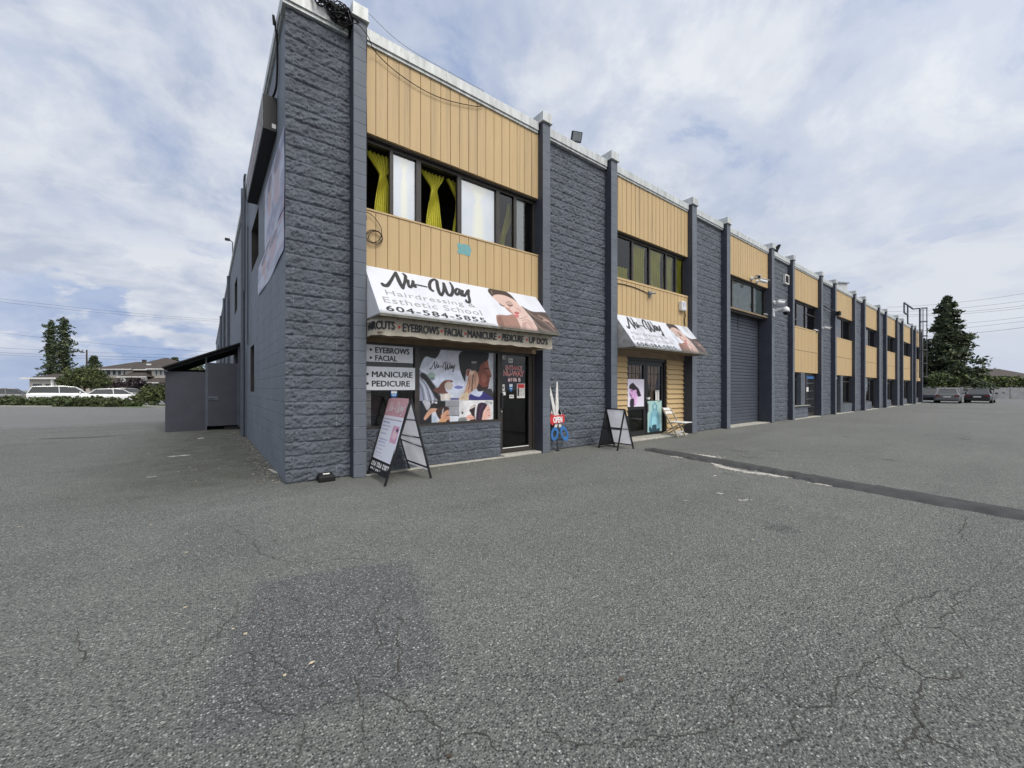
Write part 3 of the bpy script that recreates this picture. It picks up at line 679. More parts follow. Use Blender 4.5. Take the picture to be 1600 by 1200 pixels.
tag(lt.build('leaf_litter', [M['wood_worn'], M['bark']]), 'dry leaf crumbs and grit scattered along the foot of the walls', 'litter', kind='stuff')
# asphalt hump across the yard
def hump():
    far = [(7.30, -1.10), (7.36, -1.81), (7.12, -3.17), (6.85, -4.18), (6.77, -4.94), (6.55, -6.22), (6.30, -7.6), (6.0, -9.4)]
    near = [(6.98, -1.28), (6.74, -2.30), (6.60, -3.19), (6.42, -4.15), (6.20, -4.95), (5.98, -6.25), (5.74, -7.6), (5.4, -9.4)]
    n = 150; F = np.array(far); Q = np.array(near); t = np.linspace(0, 7, n)
    f = np.stack([np.interp(t, range(8), F[:, i]) for i in (0, 1)], 1); g_ = np.stack([np.interp(t, range(8), Q[:, i]) for i in (0, 1)], 1)
    rings = []
    for i in range(n):
        a = f[i].copy(); b = g_[i].copy(); d = (a-b)/np.linalg.norm(a-b)
        a += d*(fbm(np.array([t[i]*9]), np.array([1.]), 4)[0]-.5)*.14; b -= d*(fbm(np.array([t[i]*11]), np.array([5.]), 8)[0]-.5)*.16
        e = min(1, i/6, (n-1-i)/6); r = []
        for k in range(9):
            s_ = k/8; z = .058*math.sin(math.pi*s_)**.65*e*(.75+.5*fbm(np.array([t[i]*7+s_*2]), np.array([s_*6.]), 12)[0])
            r.append((*(b*(1-s_)+a*s_), max(z, 0)-.002))
        rings.append(r)
    mb = MB(); mb.loft(rings, cap=False, closed=False)
    tag(mb.build('asphalt_berm', M['berm'], smooth=True), 'low dark asphalt hump running across the yard from the second door', None, kind='structure')
hump()

# ================================================================== BUILDING
HT = 7.02        # top of the masonry
BL = [0.89, 4.87, 7.20, 11.20, 13.57, 17.60, 20.02, 24.10, 26.52, 30.65, 33.05, 37.27, 39.62, 43.82, 46.17, 50.75, 52.50, 56.50]   # pillar left edges
BR = [1.09, 5.09, 7.45, 11.48, 13.84, 17.88, 20.25, 24.38, 26.77, 30.93, 33.33, 37.55, 39.88, 44.10, 46.44, 51.02, 52.78, 56.78]
PY = -.20
bld = thing('commercial_building', 'long two storey slate blue block building with tan timber bays and projecting pillars', 'building', (0, 0, 0))
# side wall with openings
REV = []
def wall_holes(mb, y0, y1, z0, z1, holes, depth, x=0.):
    ys = sorted({y0, y1, *[h for q_ in holes for h in q_[:2]]}); zs = sorted({z0, z1, *[h for q_ in holes for h in q_[2:]]})
    for i in range(len(ys)-1):
        for j in range(len(zs)-1):
            cy, cz = (ys[i]+ys[i+1])/2, (zs[j]+zs[j+1])/2
            if any(a < cy < b and c < cz < d for a, b, c, d in holes): continue
            mb.quad((x, ys[i+1], zs[j]), (x, ys[i], zs[j]), (x, ys[i], zs[j+1]), (x, ys[i+1], zs[j+1]))
    for a, b, c, d in holes:
        X = x+depth; mb = MB()
        mb.quad((x,a,c),(x,b,c),(X,b,c),(X,a,c)); mb.quad((x,b,d),(x,a,d),(X,a,d),(X,b,d)); mb.quad((x,a,c),(X,a,c),(X,a,d),(x,a,d)); mb.quad((X,b,c),(x,b,c),(x,b,d),(X,b,d)); REV.append(mb)
SIDE_WIN = [(4.00, 5.80, 4.45, 5.55), (5.05, 6.10, 1.33, 2.52), (11.95, 13.75, 4.50, 5.80), (19.0, 21.6, 4.4, 5.9), (25.5, 28.2, 4.4, 5.9), (33., 36., 4.4, 5.9), (42., 45., 4.4, 5.9)]
mb = MB(); wall_holes(mb, .06, 56, 0, 7.05, SIDE_WIN, .22)
mb.quad((57, 56, 0), (0, 56, 0), (0, 56, 7.05), (57, 56, 7.05)); mb.quad((57, .3, 0), (57, 56, 0), (57, 56, 7.05), (57, .3, 7.05))
mb.build('side_wall', M['side_blocks'], bld)
for r_ in REV: r_.build('window_reveal', M['interior'], bld)  # reveals coloured dark to deepen the openings
for a, b, c, d in SIDE_WIN:
    f = MB()
    for y in (a, b-.05, (a+b)/2-.025): f.box(.15, .20, y, y+.05, c, d)
    f.box(.151, .199, a, b, c, c+.05); f.box(.151, .199, a, b, d-.05, d)
    fo = f.build('window', M['dark_frame'], bld)
    k = MB(); k.box(.18, .21, a, b, c, d); k.build('dark_pane', M['interior'], fo)  # matte panel instead of glass, darkness of the opening put into its colour
mb = MB(); mb.box(.02, 57, .02, 56, 6.86, 6.95); mb.build('roof', M['mould'], bld)
mb = MB(); mb.box(-.035, .22, .12, 56.05, 7.05, 7.10); mb.box(-.06, .24, .11, 56.06, 7.10, 7.26); mb.build('coping', M['flashing'], bld)
# split face panels: corner and between the pillar pairs
mb = MB(); rock_panel(mb, .0, .89, 0, HT, .035, .0115, 3, 1.15, True); mb.build('rock_panel', M['rock_blocks'], bld, smooth=True)
for i in range(1, 17, 2):
    x0, x1 = BR[i], BL[i+1]; s_ = .014 if i == 1 else (.02 if i == 3 else (.025 if i in (5, 7) else .045))
    mb = MB(); rock_panel(mb, x0, x1, 0, HT, .035, s_, 11+i, 1.1); mb.build('rock_panel', M['rock_blocks'], bld, smooth=True)
# pillars with sheet-metal caps
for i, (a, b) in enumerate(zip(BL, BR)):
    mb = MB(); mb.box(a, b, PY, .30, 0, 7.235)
    mb.mi = [0, 0, 0, 1, 0, 1]  # both side faces take the darker navy material
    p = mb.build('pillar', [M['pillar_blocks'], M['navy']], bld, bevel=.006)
    c = MB(); c.box(a-.035, b+.035, PY-.045, .32, 7.235, 7.27); c.box(a-.022, b+.022, PY-.032, .31, 7.27, 7.455); c.build('pillar_cap', M['flashing'], p, bevel=.006)
# coping between the pillars
def coping(x0, x1, yb):
    mb = MB(); mb.box(x0+.001, x1-.001, yb-.05, .22, 7.02, 7.07); mb.box(x0+.001, x1-.001, yb-.075, .23, 7.07, 7.255)
    for k in range(int((x1-x0)/2.4)):   # lapped seams
        xx = x0+(k+.6)*2.4
        if xx < x1-.1: mb.box(xx, xx+.035, yb-.079, -.0, 7.075, 7.259)
    mb.build('coping', M['flashing'], bld, bevel=.004)
coping(-.06, BL[0]-.036, .0)
for i in range(17): coping(BR[i]+.036, BL[i+1]-.036, -.03)
# tan boards
def boards(x0, x1, z0, z1, name='cladding_panel', y=-.05, w=.2, parent=None):
    mb = MB(); mb.box(x0+.002, x1-.002, y+.022, y+.06, z0, z1)
    k0 = x0
    n = max(1, round((x1-x0)/w)); ww = (x1-x0)/n; gp = .0055 if x0 < 5 else (.009 if x0 < 20 else .012)
    for k in range(n):
        dy = random.uniform(0, .0025)
        mb.box(x0+k*ww+gp, x0+(k+1)*ww-gp, y+dy, y+.022, z0+.002, z1-.002)
    return mb.build(name, M['tan_timber'], bld, bevel=0)
def frame_window(name, x0, x1, z0, z1, y, mulls, fw=.05, rails=(), mat_='dark_frame', glass=True, parent=None, gtint='window_glass'):
    mb = MB(); mb.box(x0, x1, y-.03, y+.05, z0, z0+fw); mb.box(x0, x1, y-.03, y+.05, z1-fw, z1)
    mb.box(x0, x0+fw, y-.028, y+.048, z0+fw, z1-fw); mb.box(x1-fw, x1, y-.028, y+.048, z0+fw, z1-fw)
    for m_ in mulls:
        x, w = m_ if isinstance(m_, tuple) else (m_, .06)
        mb.box(x-w/2, x+w/2, y-.026, y+.046, z0+fw, z1-fw)
    for (a, b, zz) in rails: mb.box(a, b, y-.024, y+.044, zz-.025, zz+.025)
    o = mb.build(name, M[mat_], parent or bld)
    if glass:
        g_ = MB(); g_.quad((x0+fw, y+.012, z0+fw), (x1-fw, y+.012, z0+fw), (x1-fw, y+.012, z1-fw), (x0+fw, y+.012, z1-fw)); g_.build('glass', M[gtint], o)
    return o
UP0, UP1 = 5.60, 7.02
BAYS = [(BR[i], BL[i+1]) for i in range(0, 17, 2)]
for k, (a, b) in enumerate(BAYS):
    boards(a, b, UP0, UP1)
    # dark interior lining behind each bay
    mb = MB(); mb.box(a, b, 1.55, 1.6, 0, 6.8); mb.box(a-.04, a-.001, .31, 1.55, 0, 6.8); mb.box(b+.001, b+.04, .31, 1.55, 0, 6.8); mb.box(a, b, .12, 1.55, 5.62, 5.70); mb.box(a, b, .16 if k != 2 else .40, 1.55, 4.28, 4.33)
    if k != 2: mb.box(a, b, .31, 1.55, 2.3, 2.4)
    mb.build('interior_lining', M['interior'], bld)
    mb = MB(); mb.box(a+.001, b-.001, .0, .12, UP0-.03, UP0+.002); mb.build('window_head', M['dark_frame'], bld)
    if k != 2:
        boards(a, b, 4.33 if k == 0 else 4.30, 4.36, 'window_ledge', -.062, 9)
# bay 1 upper window
a, b = BAYS[0]
frame_window('window', a, b, 4.36, 5.57, .10, [(1.605, .06), (2.105, .09), (2.95, .09), (3.865, .09), (4.32, .075)], .05, glass=False)
w1 = [o for o in bld.children if o.name.startswith('window')][-1]
# bay 2, bay 3 ... upper windows
def upper(k, mulls, rails=(), tint='window_glass'):
    a, b = BAYS[k]; return frame_window('window', a, b, 4.36, 5.57, .10, mulls, .05, rails, gtint=tint)
upper(1, [(8.47, .07), (9.30, .06), (10.16, .06), (10.72, .06)])
a, b = BAYS[2]; wz = frame_window('window', a, b, 4.42, 5.57, .10, [(14.62, .06), (16.50, .07)], .05)
mb = MB(); mb.box(a, b, -.04, .069, 4.36, 4.42); mb.build('sill', M['brown_soffit'], wz)
mb = MB(); mb.box(a+.06, b-.06, .16, .17, 4.42, 5.57); mb.build('frosted_film', M['frost'], wz)
for k in range(3, 9):
    a, b = BAYS[k]; d = b-a
    upper(k, [(a+d*.30, .07), (a+d*.62, .06)], [(a+.05, a+d*.30, 4.72), (a+d*.62, b-.05, 5.15)] if k == 3 else ())
# lower cladding
a, b = BAYS[0]; boards(a, b, 2.50, 4.33); lower1 = None
a, b = BAYS[1]; boards(a, b, 2.60, 4.30)
for k in range(3, 9):
    a, b = BAYS[k]; boards(a, b, 3.25, 4.30); boards(a, b, 2.20, 3.235)
# teal paint patch on bay one panel
mb = MB()
pp = []
P0 = np.array([0, -.0535, 0.]); 
for t in np.linspace(0, 2*math.pi, 25)[:-1]:
    cx_, cz_ = 2.98, 4.075; r_ = 1+.07*math.sin(5*t+1)+.05*math.sin(9*t)
    ex = max(-1, min(1, 1.35*math.cos(t)))*.145*r_; ez = max(-1, min(1, 1.35*math.sin(t)))*.10*r_
    pp.append((cx_+ex, -.0535, cz_+ez))
mb.add(pp, [tuple(range(24))]); mb.build('paint_patch', M['teal'], bld, label='small teal paint patch on the tan boards')
# ---- bay 1 shopfront
a, b = BAYS[0]
mb = MB(); mb.box(a, b, .02, .14, 2.18, 2.50); mb.build('shop_header', M['brown_soffit'], bld)
sw = frame_window('shop_window', a, 3.85, .735, 2.18, .02, [(2.04, .09)], .045)
mb = MB(); mb.box(a, 3.86, -.03, .12, .70, .735); mb.build('sill', M['paint_side'], sw)
mb = MB(); rock_panel(mb, a, 3.85, .0, .70, -.005, .016, 31, .8); mb.box(a, 3.849, .0, .12, 0, .699); mb.quad((3.85, -.03, 0), (3.85, .12, 0), (3.85, .12, .70), (3.85, -.03, .70)); mb.build('low_wall', M['rock_blocks'], bld, smooth=False)
# security grid behind the lower left pane
mb = MB()
for z in np.arange(.80, 1.42, .135): mb.tube([(a+.05, .055, z), (1.99, .055, z)], .005, 5)
for x in np.arange(1.25, 1.98, .14): mb.tube([(x, .062, .78), (x, .062, 1.42)], .005, 5)
mb.build('security_grid', M['black_metal'], sw)
mb = MB(); mb.box(1.17, 1.30, .22, .24, .76, 1.38); mb.build('inner_jamb', M['worn_white'], sw)
mb = MB(); mb.box(1.38, 1.95, .5, .55, .0, 2.2); mb.build('inner_wall', M['interior'], sw)
# entrance door

mb = MB(); mb.box(3.855, 3.905, .06, .16, .05, 2.30); mb.box(4.80, 4.868, .06, .16, .05, 2.30); mb.box(3.905, 4.80, .06, .16, 2.22, 2.30); mb.build('door_frame', M['dark_frame'], bld)
mb = MB(); mb.box(3.91, 3.985, .08, .13, .06, 2.215); mb.box(4.70, 4.795, .08, .13, .06, 2.215); mb.box(3.985, 4.70, .08, .13, .06, .155); mb.box(3.985, 4.70, .08, .13, 2.12, 2.215)
d1 = mb.build('door', M['dark_frame'], bld)
mb = MB(); mb.quad((3.985, .105, .155), (4.70, .105, .155), (4.70, .105, 2.12), (3.985, .105, 2.12)); mb.build('glass', M['window_glass'], d1)
mb = MB(); mb.box(3.987, 4.698, .076, .08, .150, .166); mb.build('kick_strip', M['white_paint'], d1)
mb = MB(); mb.box(3.93, 3.975, .035, .055, 1.00, 1.32); mb.box(3.94, 3.965, .055, .08, 1.02, 1.05); mb.box(3.94, 3.965, .055, .08, 1.27, 1.30); mb.build('handle', M['black_metal'], d1, bevel=.004)
mb = MB(); mb.tube([(3.945, .08, .93), (3.945, .05, .93)], .022, 14); mb.build('lock', M['steel'], d1)
mb = MB(); mb.box(3.86, 4.87, -.16, .2, 0, .045); mb.box(1.10, 3.86, -.16, -.04, 0, .022); mb.build('door_step', M['concrete'], bld, bevel=.01)
# ---- bay 2 entrance: lap siding and double doors
a, b = BAYS[1]; DX0, DX1, DY = 8.27, 10.25, .20
def laps(x0, x1, z0, z1):
    mb = MB(); n = round((z1-z0)/.15); h_ = (z1-z0)/n
    for k in range(n):
        z = z0+k*h_; mb.add([(x0, .075, z+.014), (x1, .075, z+.014), (x1, .115, z+h_), (x0, .115, z+h_), (x0, .16, z+.014), (x1, .16, z+.014), (x1, .16, z+h_), (x0, .16, z+h_)], [(0,1,2,3), (4,5,1,0), (3,2,6,7), (0,3,7,4), (1,5,6,2)])
    mb.box(x0, x1, .13, .159, z0, z1)
    mb.build('lap_siding', M['tan_timber'], bld)
laps(a, DX0, .05, 2.30); laps(DX1, b, .05, 2.30)
mb = MB(); mb.box(a, b, .06, .16, 2.30, 2.60); mb.build('door_header', M['brown_soffit'], bld)
mb = MB(); mb.box(DX0, DX0+.07, .145, .3, .05, 2.22); mb.box(DX1-.07, DX1, .145, .3, .05, 2.22); mb.box(DX0, DX1, .145, .3, 2.22, 2.30); mb.build('door_frame', M['black_metal'], bld)
for s_, (x0, x1) in enumerate(((DX0+.075, 9.25), (9.26, DX1-.075))):
    mb = MB(); mb.box(x0, x0+.10, .18, .225, .06, 2.215); mb.box(x1-.10, x1, .18, .225, .06, 2.215); mb.box(x0+.1, x1-.1, .18, .225, .06, .20); mb.box(x0+.1, x1-.1, .18, .225, 2.10, 2.215)
    if s_ == 0: mb.box(x0+.1, x1-.1, .18, .225, .82, .90)
    d2 = mb.build('door', M['black_metal'], bld)
    g_ = MB(); g_.quad((x0+.1, .205, .2), (x1-.1, .205, .2), (x1-.1, .205, 2.1), (x0+.1, .205, 2.1)); g_.build('glass', M['window_glass'], d2)
    g_ = MB()
    for x in np.linspace(x0+.1, x1-.1, 5)[1:-1]: g_.box(x-.008, x+.008, .195, .203, 1.3, 2.1)
    for z in (1.5, 1.85): g_.box(x0+.1, x1-.1, .1952, .2028, z-.008, z+.008)
    g_.build('glazing_bars', M['black_metal'], d2)
    if s_ == 1:
        h_ = MB(); h_.tube([(x0+.06, .18, 1.12), (x0+.06, .11, 1.12)], .032, 14); h_.tube([(x0+.13, .18, 1.14), (x0+.13, .13, 1.14)], .026, 12); h_.build('knob', M['white_paint'], d2)
        h_ = MB(); h_.box(x0+.05, x0+.09, .14, .16, .72, .98); h_.box(x0+.055, x0+.085, .16, .18, .74, .77); h_.box(x0+.055, x0+.085, .16, .18, .93, .96); h_.build('handle', M['steel'], d2)
mb = MB(); mb.box(7.75, 10.75, -.30, .2, 0, .05); mb.build('door_step', M['concrete'], bld, bevel=.012)
# ---- bay 3 garage door
a, b = BAYS[2]
mb = MB(); n = 34; z1 = 4.36
prof = []
for k in range(n):
    z = .03+k*(z1-.03)/n; dz = (z1-.03)/n
    prof += [(.345, z), (.325, z+dz*.18), (.325, z+dz*.82)]
prof.append((.345, z1))
mb.add([(a, y, z) for y, z in prof]+[(b, y, z) for y, z in prof], [(i, len(prof)+i, len(prof)+i+1, i+1) for i in range(len(prof)-1)])
gd = mb.build('garage_door', M['garage'], bld)
mb = MB(); mb.box(15.66, 15.675, .31, .322, 3.75, 4.34); mb.build('pull_rope', M['black_metal'], gd)
mb = MB(); mb.box(a, b, .05, .36, 4.30, 4.358); mb.build('garage_lintel', M['dark_frame'], bld)
mb = MB(); mb.box(a, b, -.12, .4, 0, .03); mb.build('garage_threshold', M['concrete'], bld)
# ---- bays 4..9 ground floor: low rock wall, pane, pier, glazed door with bars
for k in range(3, 9):
    a, b = BAYS[k]; d = b-a; y = .10
    door_first = (k == 4)
    if door_first: xs = (a+.05, a+1.25, a+1.5, b-.05)
    wx0, wx1, dx0, dx1 = (a, a+d*.60, a+d*.64, b-.06) if not door_first else (a+d*.50, b, a+.06, a+d*.36)
    mb = MB(); rock_panel(mb, wx0, wx1, 0, .60 if k == 3 else .55, -.03, .05 if k == 3 else .09, 60+k, .8); mb.box(wx0, wx1, -.025, .2, .0, .598 if k == 3 else .548); mb.build('low_wall', M['rock_blocks'], bld)
    wn = frame_window('window', wx0, wx1, .62 if k == 3 else .57, 2.17, y, [((wx0+wx1)/2, .06)], .05, [(wx0, wx1, 1.85)])
    if k == 3:
        pb = MB(); pb.box(21.40, 21.98, -.10, .2, .6, 2.18); pb.build('pier', M['rock_blocks'], bld)
        pb = MB(); pb.box(wx0, wx1+.05, -.14, -.03, .60, .625); pb.build('sill', M['concrete'], wn)
        pb = MB(); pb.box(20.5, 20.72, .13, .135, 1.35, 1.75); pb.box(20.55, 20.95, .13, .135, .72, .95); pb.build('paper_notices', M['white_paint'], wn)
    if k == 4:
        pb = MB(); pb.box(a+d*.37, a+d*.49, -.05, .2, 0, 2.18); pb.build('pier', M['rock_blocks'], bld)
    mb = MB(); mb.box(dx0, dx0+.08, y-.02, y+.05, .03, 2.18); mb.box(dx1-.08, dx1, y-.02, y+.05, .03, 2.18); mb.box(dx0+.08, dx1-.08, y-.02, y+.05, .03, .2); mb.box(dx0+.08, dx1-.08, y-.02, y+.05, 2.08, 2.18)
    do = mb.build('door', M['dark_frame'], bld)
    g_ = MB(); g_.quad((dx0+.08, y+.01, .2), (dx1-.08, y+.01, .2), (dx1-.08, y+.01, 2.08), (dx0+.08, y+.01, 2.08)); g_.build('glass', M['window_glass'], do)
    if k == 3:
        g_ = MB()
        for x in np.linspace(dx0+.1, dx1-.1, 7): g_.box(x-.01, x+.01, y-.012, y-.004, .2, 2.08)
        for z in (.5, .9, 1.3, 1.7): g_.box(dx0+.08, dx1-.08, y-.0125, y-.0035, z-.01, z+.01)
        g_.build('door_bars', M['steel'], do)
        g_ = MB(); g_.box(dx0+.15, dx1-.1, y-.019, y-.013, 1.93, 2.06); g_.build('door_sign', M['blue_paint'], do)
        g_ = MB(); g_.box(dx0+.1, dx0+.4, y-.019, y-.013, 1.28, 1.5); g_.build('door_notice', M['worn_white'], do)
    if k == 4:
        g_ = MB(); g_.box(dx0+.1, dx1-.1, y-.019, y-.013, 2.0, 2.07); g_.build('door_sign', M['white_paint'], do)
    if k == 7:
        g_ = MB(); g_.box(wx0+.4, wx0+1.0, y-.03, y-.025, .9, 2.0); g_.build('paper_notices', M['worn_white'], wn)
    mb = MB(); mb.box(a, b, -.18, .1, 0, .028); mb.build('door_step', M['concrete'], bld)
# louvre vent in the third rock panel
mb = MB(); mb.box(19.42, 19.47, -.10, .0, 6.10, 6.52); mb.box(19.83, 19.88, -.10, .0, 6.10, 6.52); mb.box(19.47, 19.83, -.10, 0, 6.10, 6.15); mb.box(19.47, 19.83, -.10, 0, 6.47, 6.52)
vo = mb.build('vent', M['worn_white'], bld)
mb = MB()
for z in np.arange(6.17, 6.46, .05): mb.quad((19.47, -.09, z), (19.83, -.09, z), (19.83, -.03, z+.04), (19.47, -.03, z+.04))
mb.build('louvre', M['dark_frame'], vo)
# roof-top plant housing
mb = MB(); mb.add([(28.4,.6,6.95),(32.6,.6,6.95),(32.6,3.2,6.95),(28.4,3.2,6.95),(28.4,.6,7.75),(32.6,.6,8.35),(32.6,3.2,8.35),(28.4,3.2,7.75)], [(0,3,2,1),(4,5,6,7),(0,1,5,4),(1,2,6,5),(2,3,7,6),(3,0,4,7)])
ru = tag(mb.build('roof_housing', M['flashing'], loc=(30.5, 1.9, 6.95)), 'grey sheet metal housing with sloped top on the flat roof', 'roof unit')
mb = MB(); mb.add([(28.3,.5,7.74),(32.7,.5,8.37),(32.7,3.3,8.37),(28.3,3.3,7.74),(28.3,.5,7.82),(32.7,.5,8.45),(32.7,3.3,8.45),(28.3,3.3,7.82)], [(0,3,2,1),(4,5,6,7),(0,1,5,4),(1,2,6,5),(2,3,7,6),(3,0,4,7)]); mb.build('lid', M['galv'], ru)

# ================================================================== SHOPFRONT THINGS
def yp(x, y, Y):
    r = ray(x, y); t = (Y-CAM[1])/r[1]; return CAM[0]+t*r[0], EYE+t*r[2]
def photo_cols(cv, ox, oy, s, gain):
    return lambda P, u, v: (lambda pq: cv.sample((pq[0]-ox)*s, (pq[1]-oy)*s)*gain)(pix(P))
# ---- awnings
def portrait_canvas():
    c = Canvas(1220, 900, (228, 231, 240), .42)
    c.poly([(640,498),(700,530),(800,572),(985,588),(1070,690),(1230,900),(860,840),(800,690),(720,590)], (88,72,66), 2)
    for p, w, k in (([(720,560),(820,640),(960,720),(1100,840)], 16, (128,106,96)), ([(760,620),(860,720),(1000,800)], 14, (60,46,42)), ([(860,620),(980,680),(1080,780)], 18, (150,126,114)), ([(900,600),(1000,640)], 12, (70,56,52)), ([(800,680),(900,790),(1040,850)], 16, (140,118,106)), ([(930,680),(1010,700)], 26, (168,140,126))): c.line(p, w, k, 2)
    c.poly([(620,508),(650,510),(720,590),(795,690),(855,830),(620,835),(600,720),(556,650),(630,640)], (214,188,178), 2)
    c.poly([(303,642),(340,612),(440,620),(540,612),(600,700),(625,830),(362,780)], (160,122,108), 2)
    c.poly([(320,660),(370,640),(420,780),(365,775)], (120,88,78), 3, True, .7)
    c.poly([(190,290),(215,262),(300,268),(400,290),(480,335),(545,400),(580,450),(500,410),(400,370),(300,350),(258,375),(215,335)], (66,54,48), 1)
    c.line([(235,290),(255,340)], 14, (120,104,96), 2)
    c.poly([(255,372),(300,345),(400,352),(500,392),(560,428),(600,470),(628,520),(640,585),(622,640),(570,648),(540,615),(480,575),(420,520),(360,480),(310,430)], (219,190,179), 1)
    c.poly([(420,520),(480,575),(545,615),(500,560),(450,520)], (160,122,112), 2, True, .8)
    c.poly([(560,520),(625,530),(640,590),(600,560)], (200,165,156), 3, True, .8)
    c.line([(345,462),(375,488),(415,500)], 13, (70,48,44), 1); c.line([(455,478),(492,494),(525,484)], 16, (62,42,40), 1); c.line([(430,458),(470,438),(500,450)], 8, (110,80,72), 2)
    c.ell(480, 470, 40, 18, (170,135,125), 3, .6)
    c.line([(495,500),(470,540),(505,560)], 9, (175,130,120), 2)
    c.ell(580, 590, 36, 17, (186,96,100), 1, 1, .2); c.ell(578, 630, 34, 20, (196,112,114), 1, 1, .3)
    c.poly([(648,730),(690,690),(760,700),(800,740),(850,835),(650,830)], (208,178,168), 2)
    for p in ([(650,690),(720,680),(790,740)], [(660,730),(730,720),(790,790)], [(600,655),(660,660),(720,630)]): c.line(p, 7, (160,122,112), 1)
    c.poly([(655,735),(700,730),(710,830),(670,830)], (170,140,134), 3, True, .7)
    return c
PC = portrait_canvas()
AW_P0 = np.array([1.1, -.05, 3.42]); AW_V = np.array([0, -.75, -.88]); AW_V /= np.linalg.norm(AW_V)
def awning(name, label, x0, x1, z1, z0, yb, grime, du=0., cheek='white_vinyl'):
    L = math.hypot(yb+.05, z1-z0); t = thing(name, label, 'awning', ((x0+x1)/2, -.05, z1), 0, 'slanted white awnings over the shop doors')
    O = (x0, yb, z0); Vu = np.array([0, -.05-yb, z1-z0])/L
    def cols(P, u, v):
        q = AW_P0+np.stack([np.zeros_like(u)+u*(x1-x0)+du, 0*u, 0*u], -1)+((1-v)*L)[..., None]*AW_V
        px, py = pix(q); c = PC.sample((px-740)*8.57, (py-420)*8.57)*1.0
        X = u*(x1-x0)
        n = fbm(X*5, v*3+9, 5, 4); dirt = np.clip((n-.45)*3, 0, 1)*grime
        n2 = fbm(X*14, v*2, 9, 4); drip = np.clip(1-(v*L)/(.04+.16*n2*(.5+grime)), 0, 1)
        c = c*(1-.30*dirt[..., None])
        return c*(1-.72*drip[..., None])+np.array([.10, .10, .08])*.72*drip[..., None]
    mb = MB(); sheet(mb, O, (1, 0, 0), Vu, x1-x0, L, 400, 124, cols); mb.build('canopy', M['vinyl_print'], t)
    for x in (x0, x1):
        mb = MB(); mb.add([(x, -.05, z1), (x, yb, z0), (x, -.05, z0)], [(0, 1, 2) if x == x0 else (2, 1, 0)]); mb.build('cheek', M[cheek], t)
    mb = MB(); mb.box(x0, x1, yb+.004, yb+.03, z0-.035, z0-.004); mb.box(x0-.008, x0+.016, yb+.03, -.05, z0-.033, z0-.004); mb.box(x1-.016, x1+.008, yb+.03, -.05, z0-.033, z0-.004); mb.build('frame', M['mould'], t)
    mb = MB(); mb.box(x0+.02, x1-.02, yb+.04, -.06, z0-.02, z0-.006); mb.build('soffit', M['brown_soffit'], t)
    n = np.cross((1, 0, 0), Vu)
    F = lambda u, v: np.array(O)+np.array([u, 0, 0])+Vu*(L-v)
    def rect(mbx, s, u0, u1, vb, vt, **k): put_text(mbx, s, F(u0, vb), (1, 0, 0), Vu, u1-u0, vb-vt, **k)
    mb = MB(); put_logo(mb, F(.20+du*0, .575), (1, 0, 0), Vu, 1.70, .53, heavy=1.3); mb.build('logo_lettering', M['ink'], t)
    mb = MB(); rect(mb, 'Hairdressing &', .20, 1.86, .745, .585, space=1.1); rect(mb, 'Esthetic School', .12, 1.92, .905, .765, space=1.1); mb.build('name_lettering', M['grey_ink'], t)
    mb = MB(); rect(mb, '604-584-5855', .12, 1.92, 1.095, .975, fat=.045, space=1.15); mb.build('phone_lettering', M['ink'], t)
    return t
aw1 = awning('shop_awning', 'larger clean white sloping awning with a reclining woman print and hanging service band', 1.10, 4.80, 3.42, 2.53, -.80, .25)
aw2 = awning('shop_awning', 'smaller grimy white sloping awning over the double doors with curtains', 7.50, 11.18, 3.37, 2.47, -.72, 1.0, 0, 'stained_vinyl')
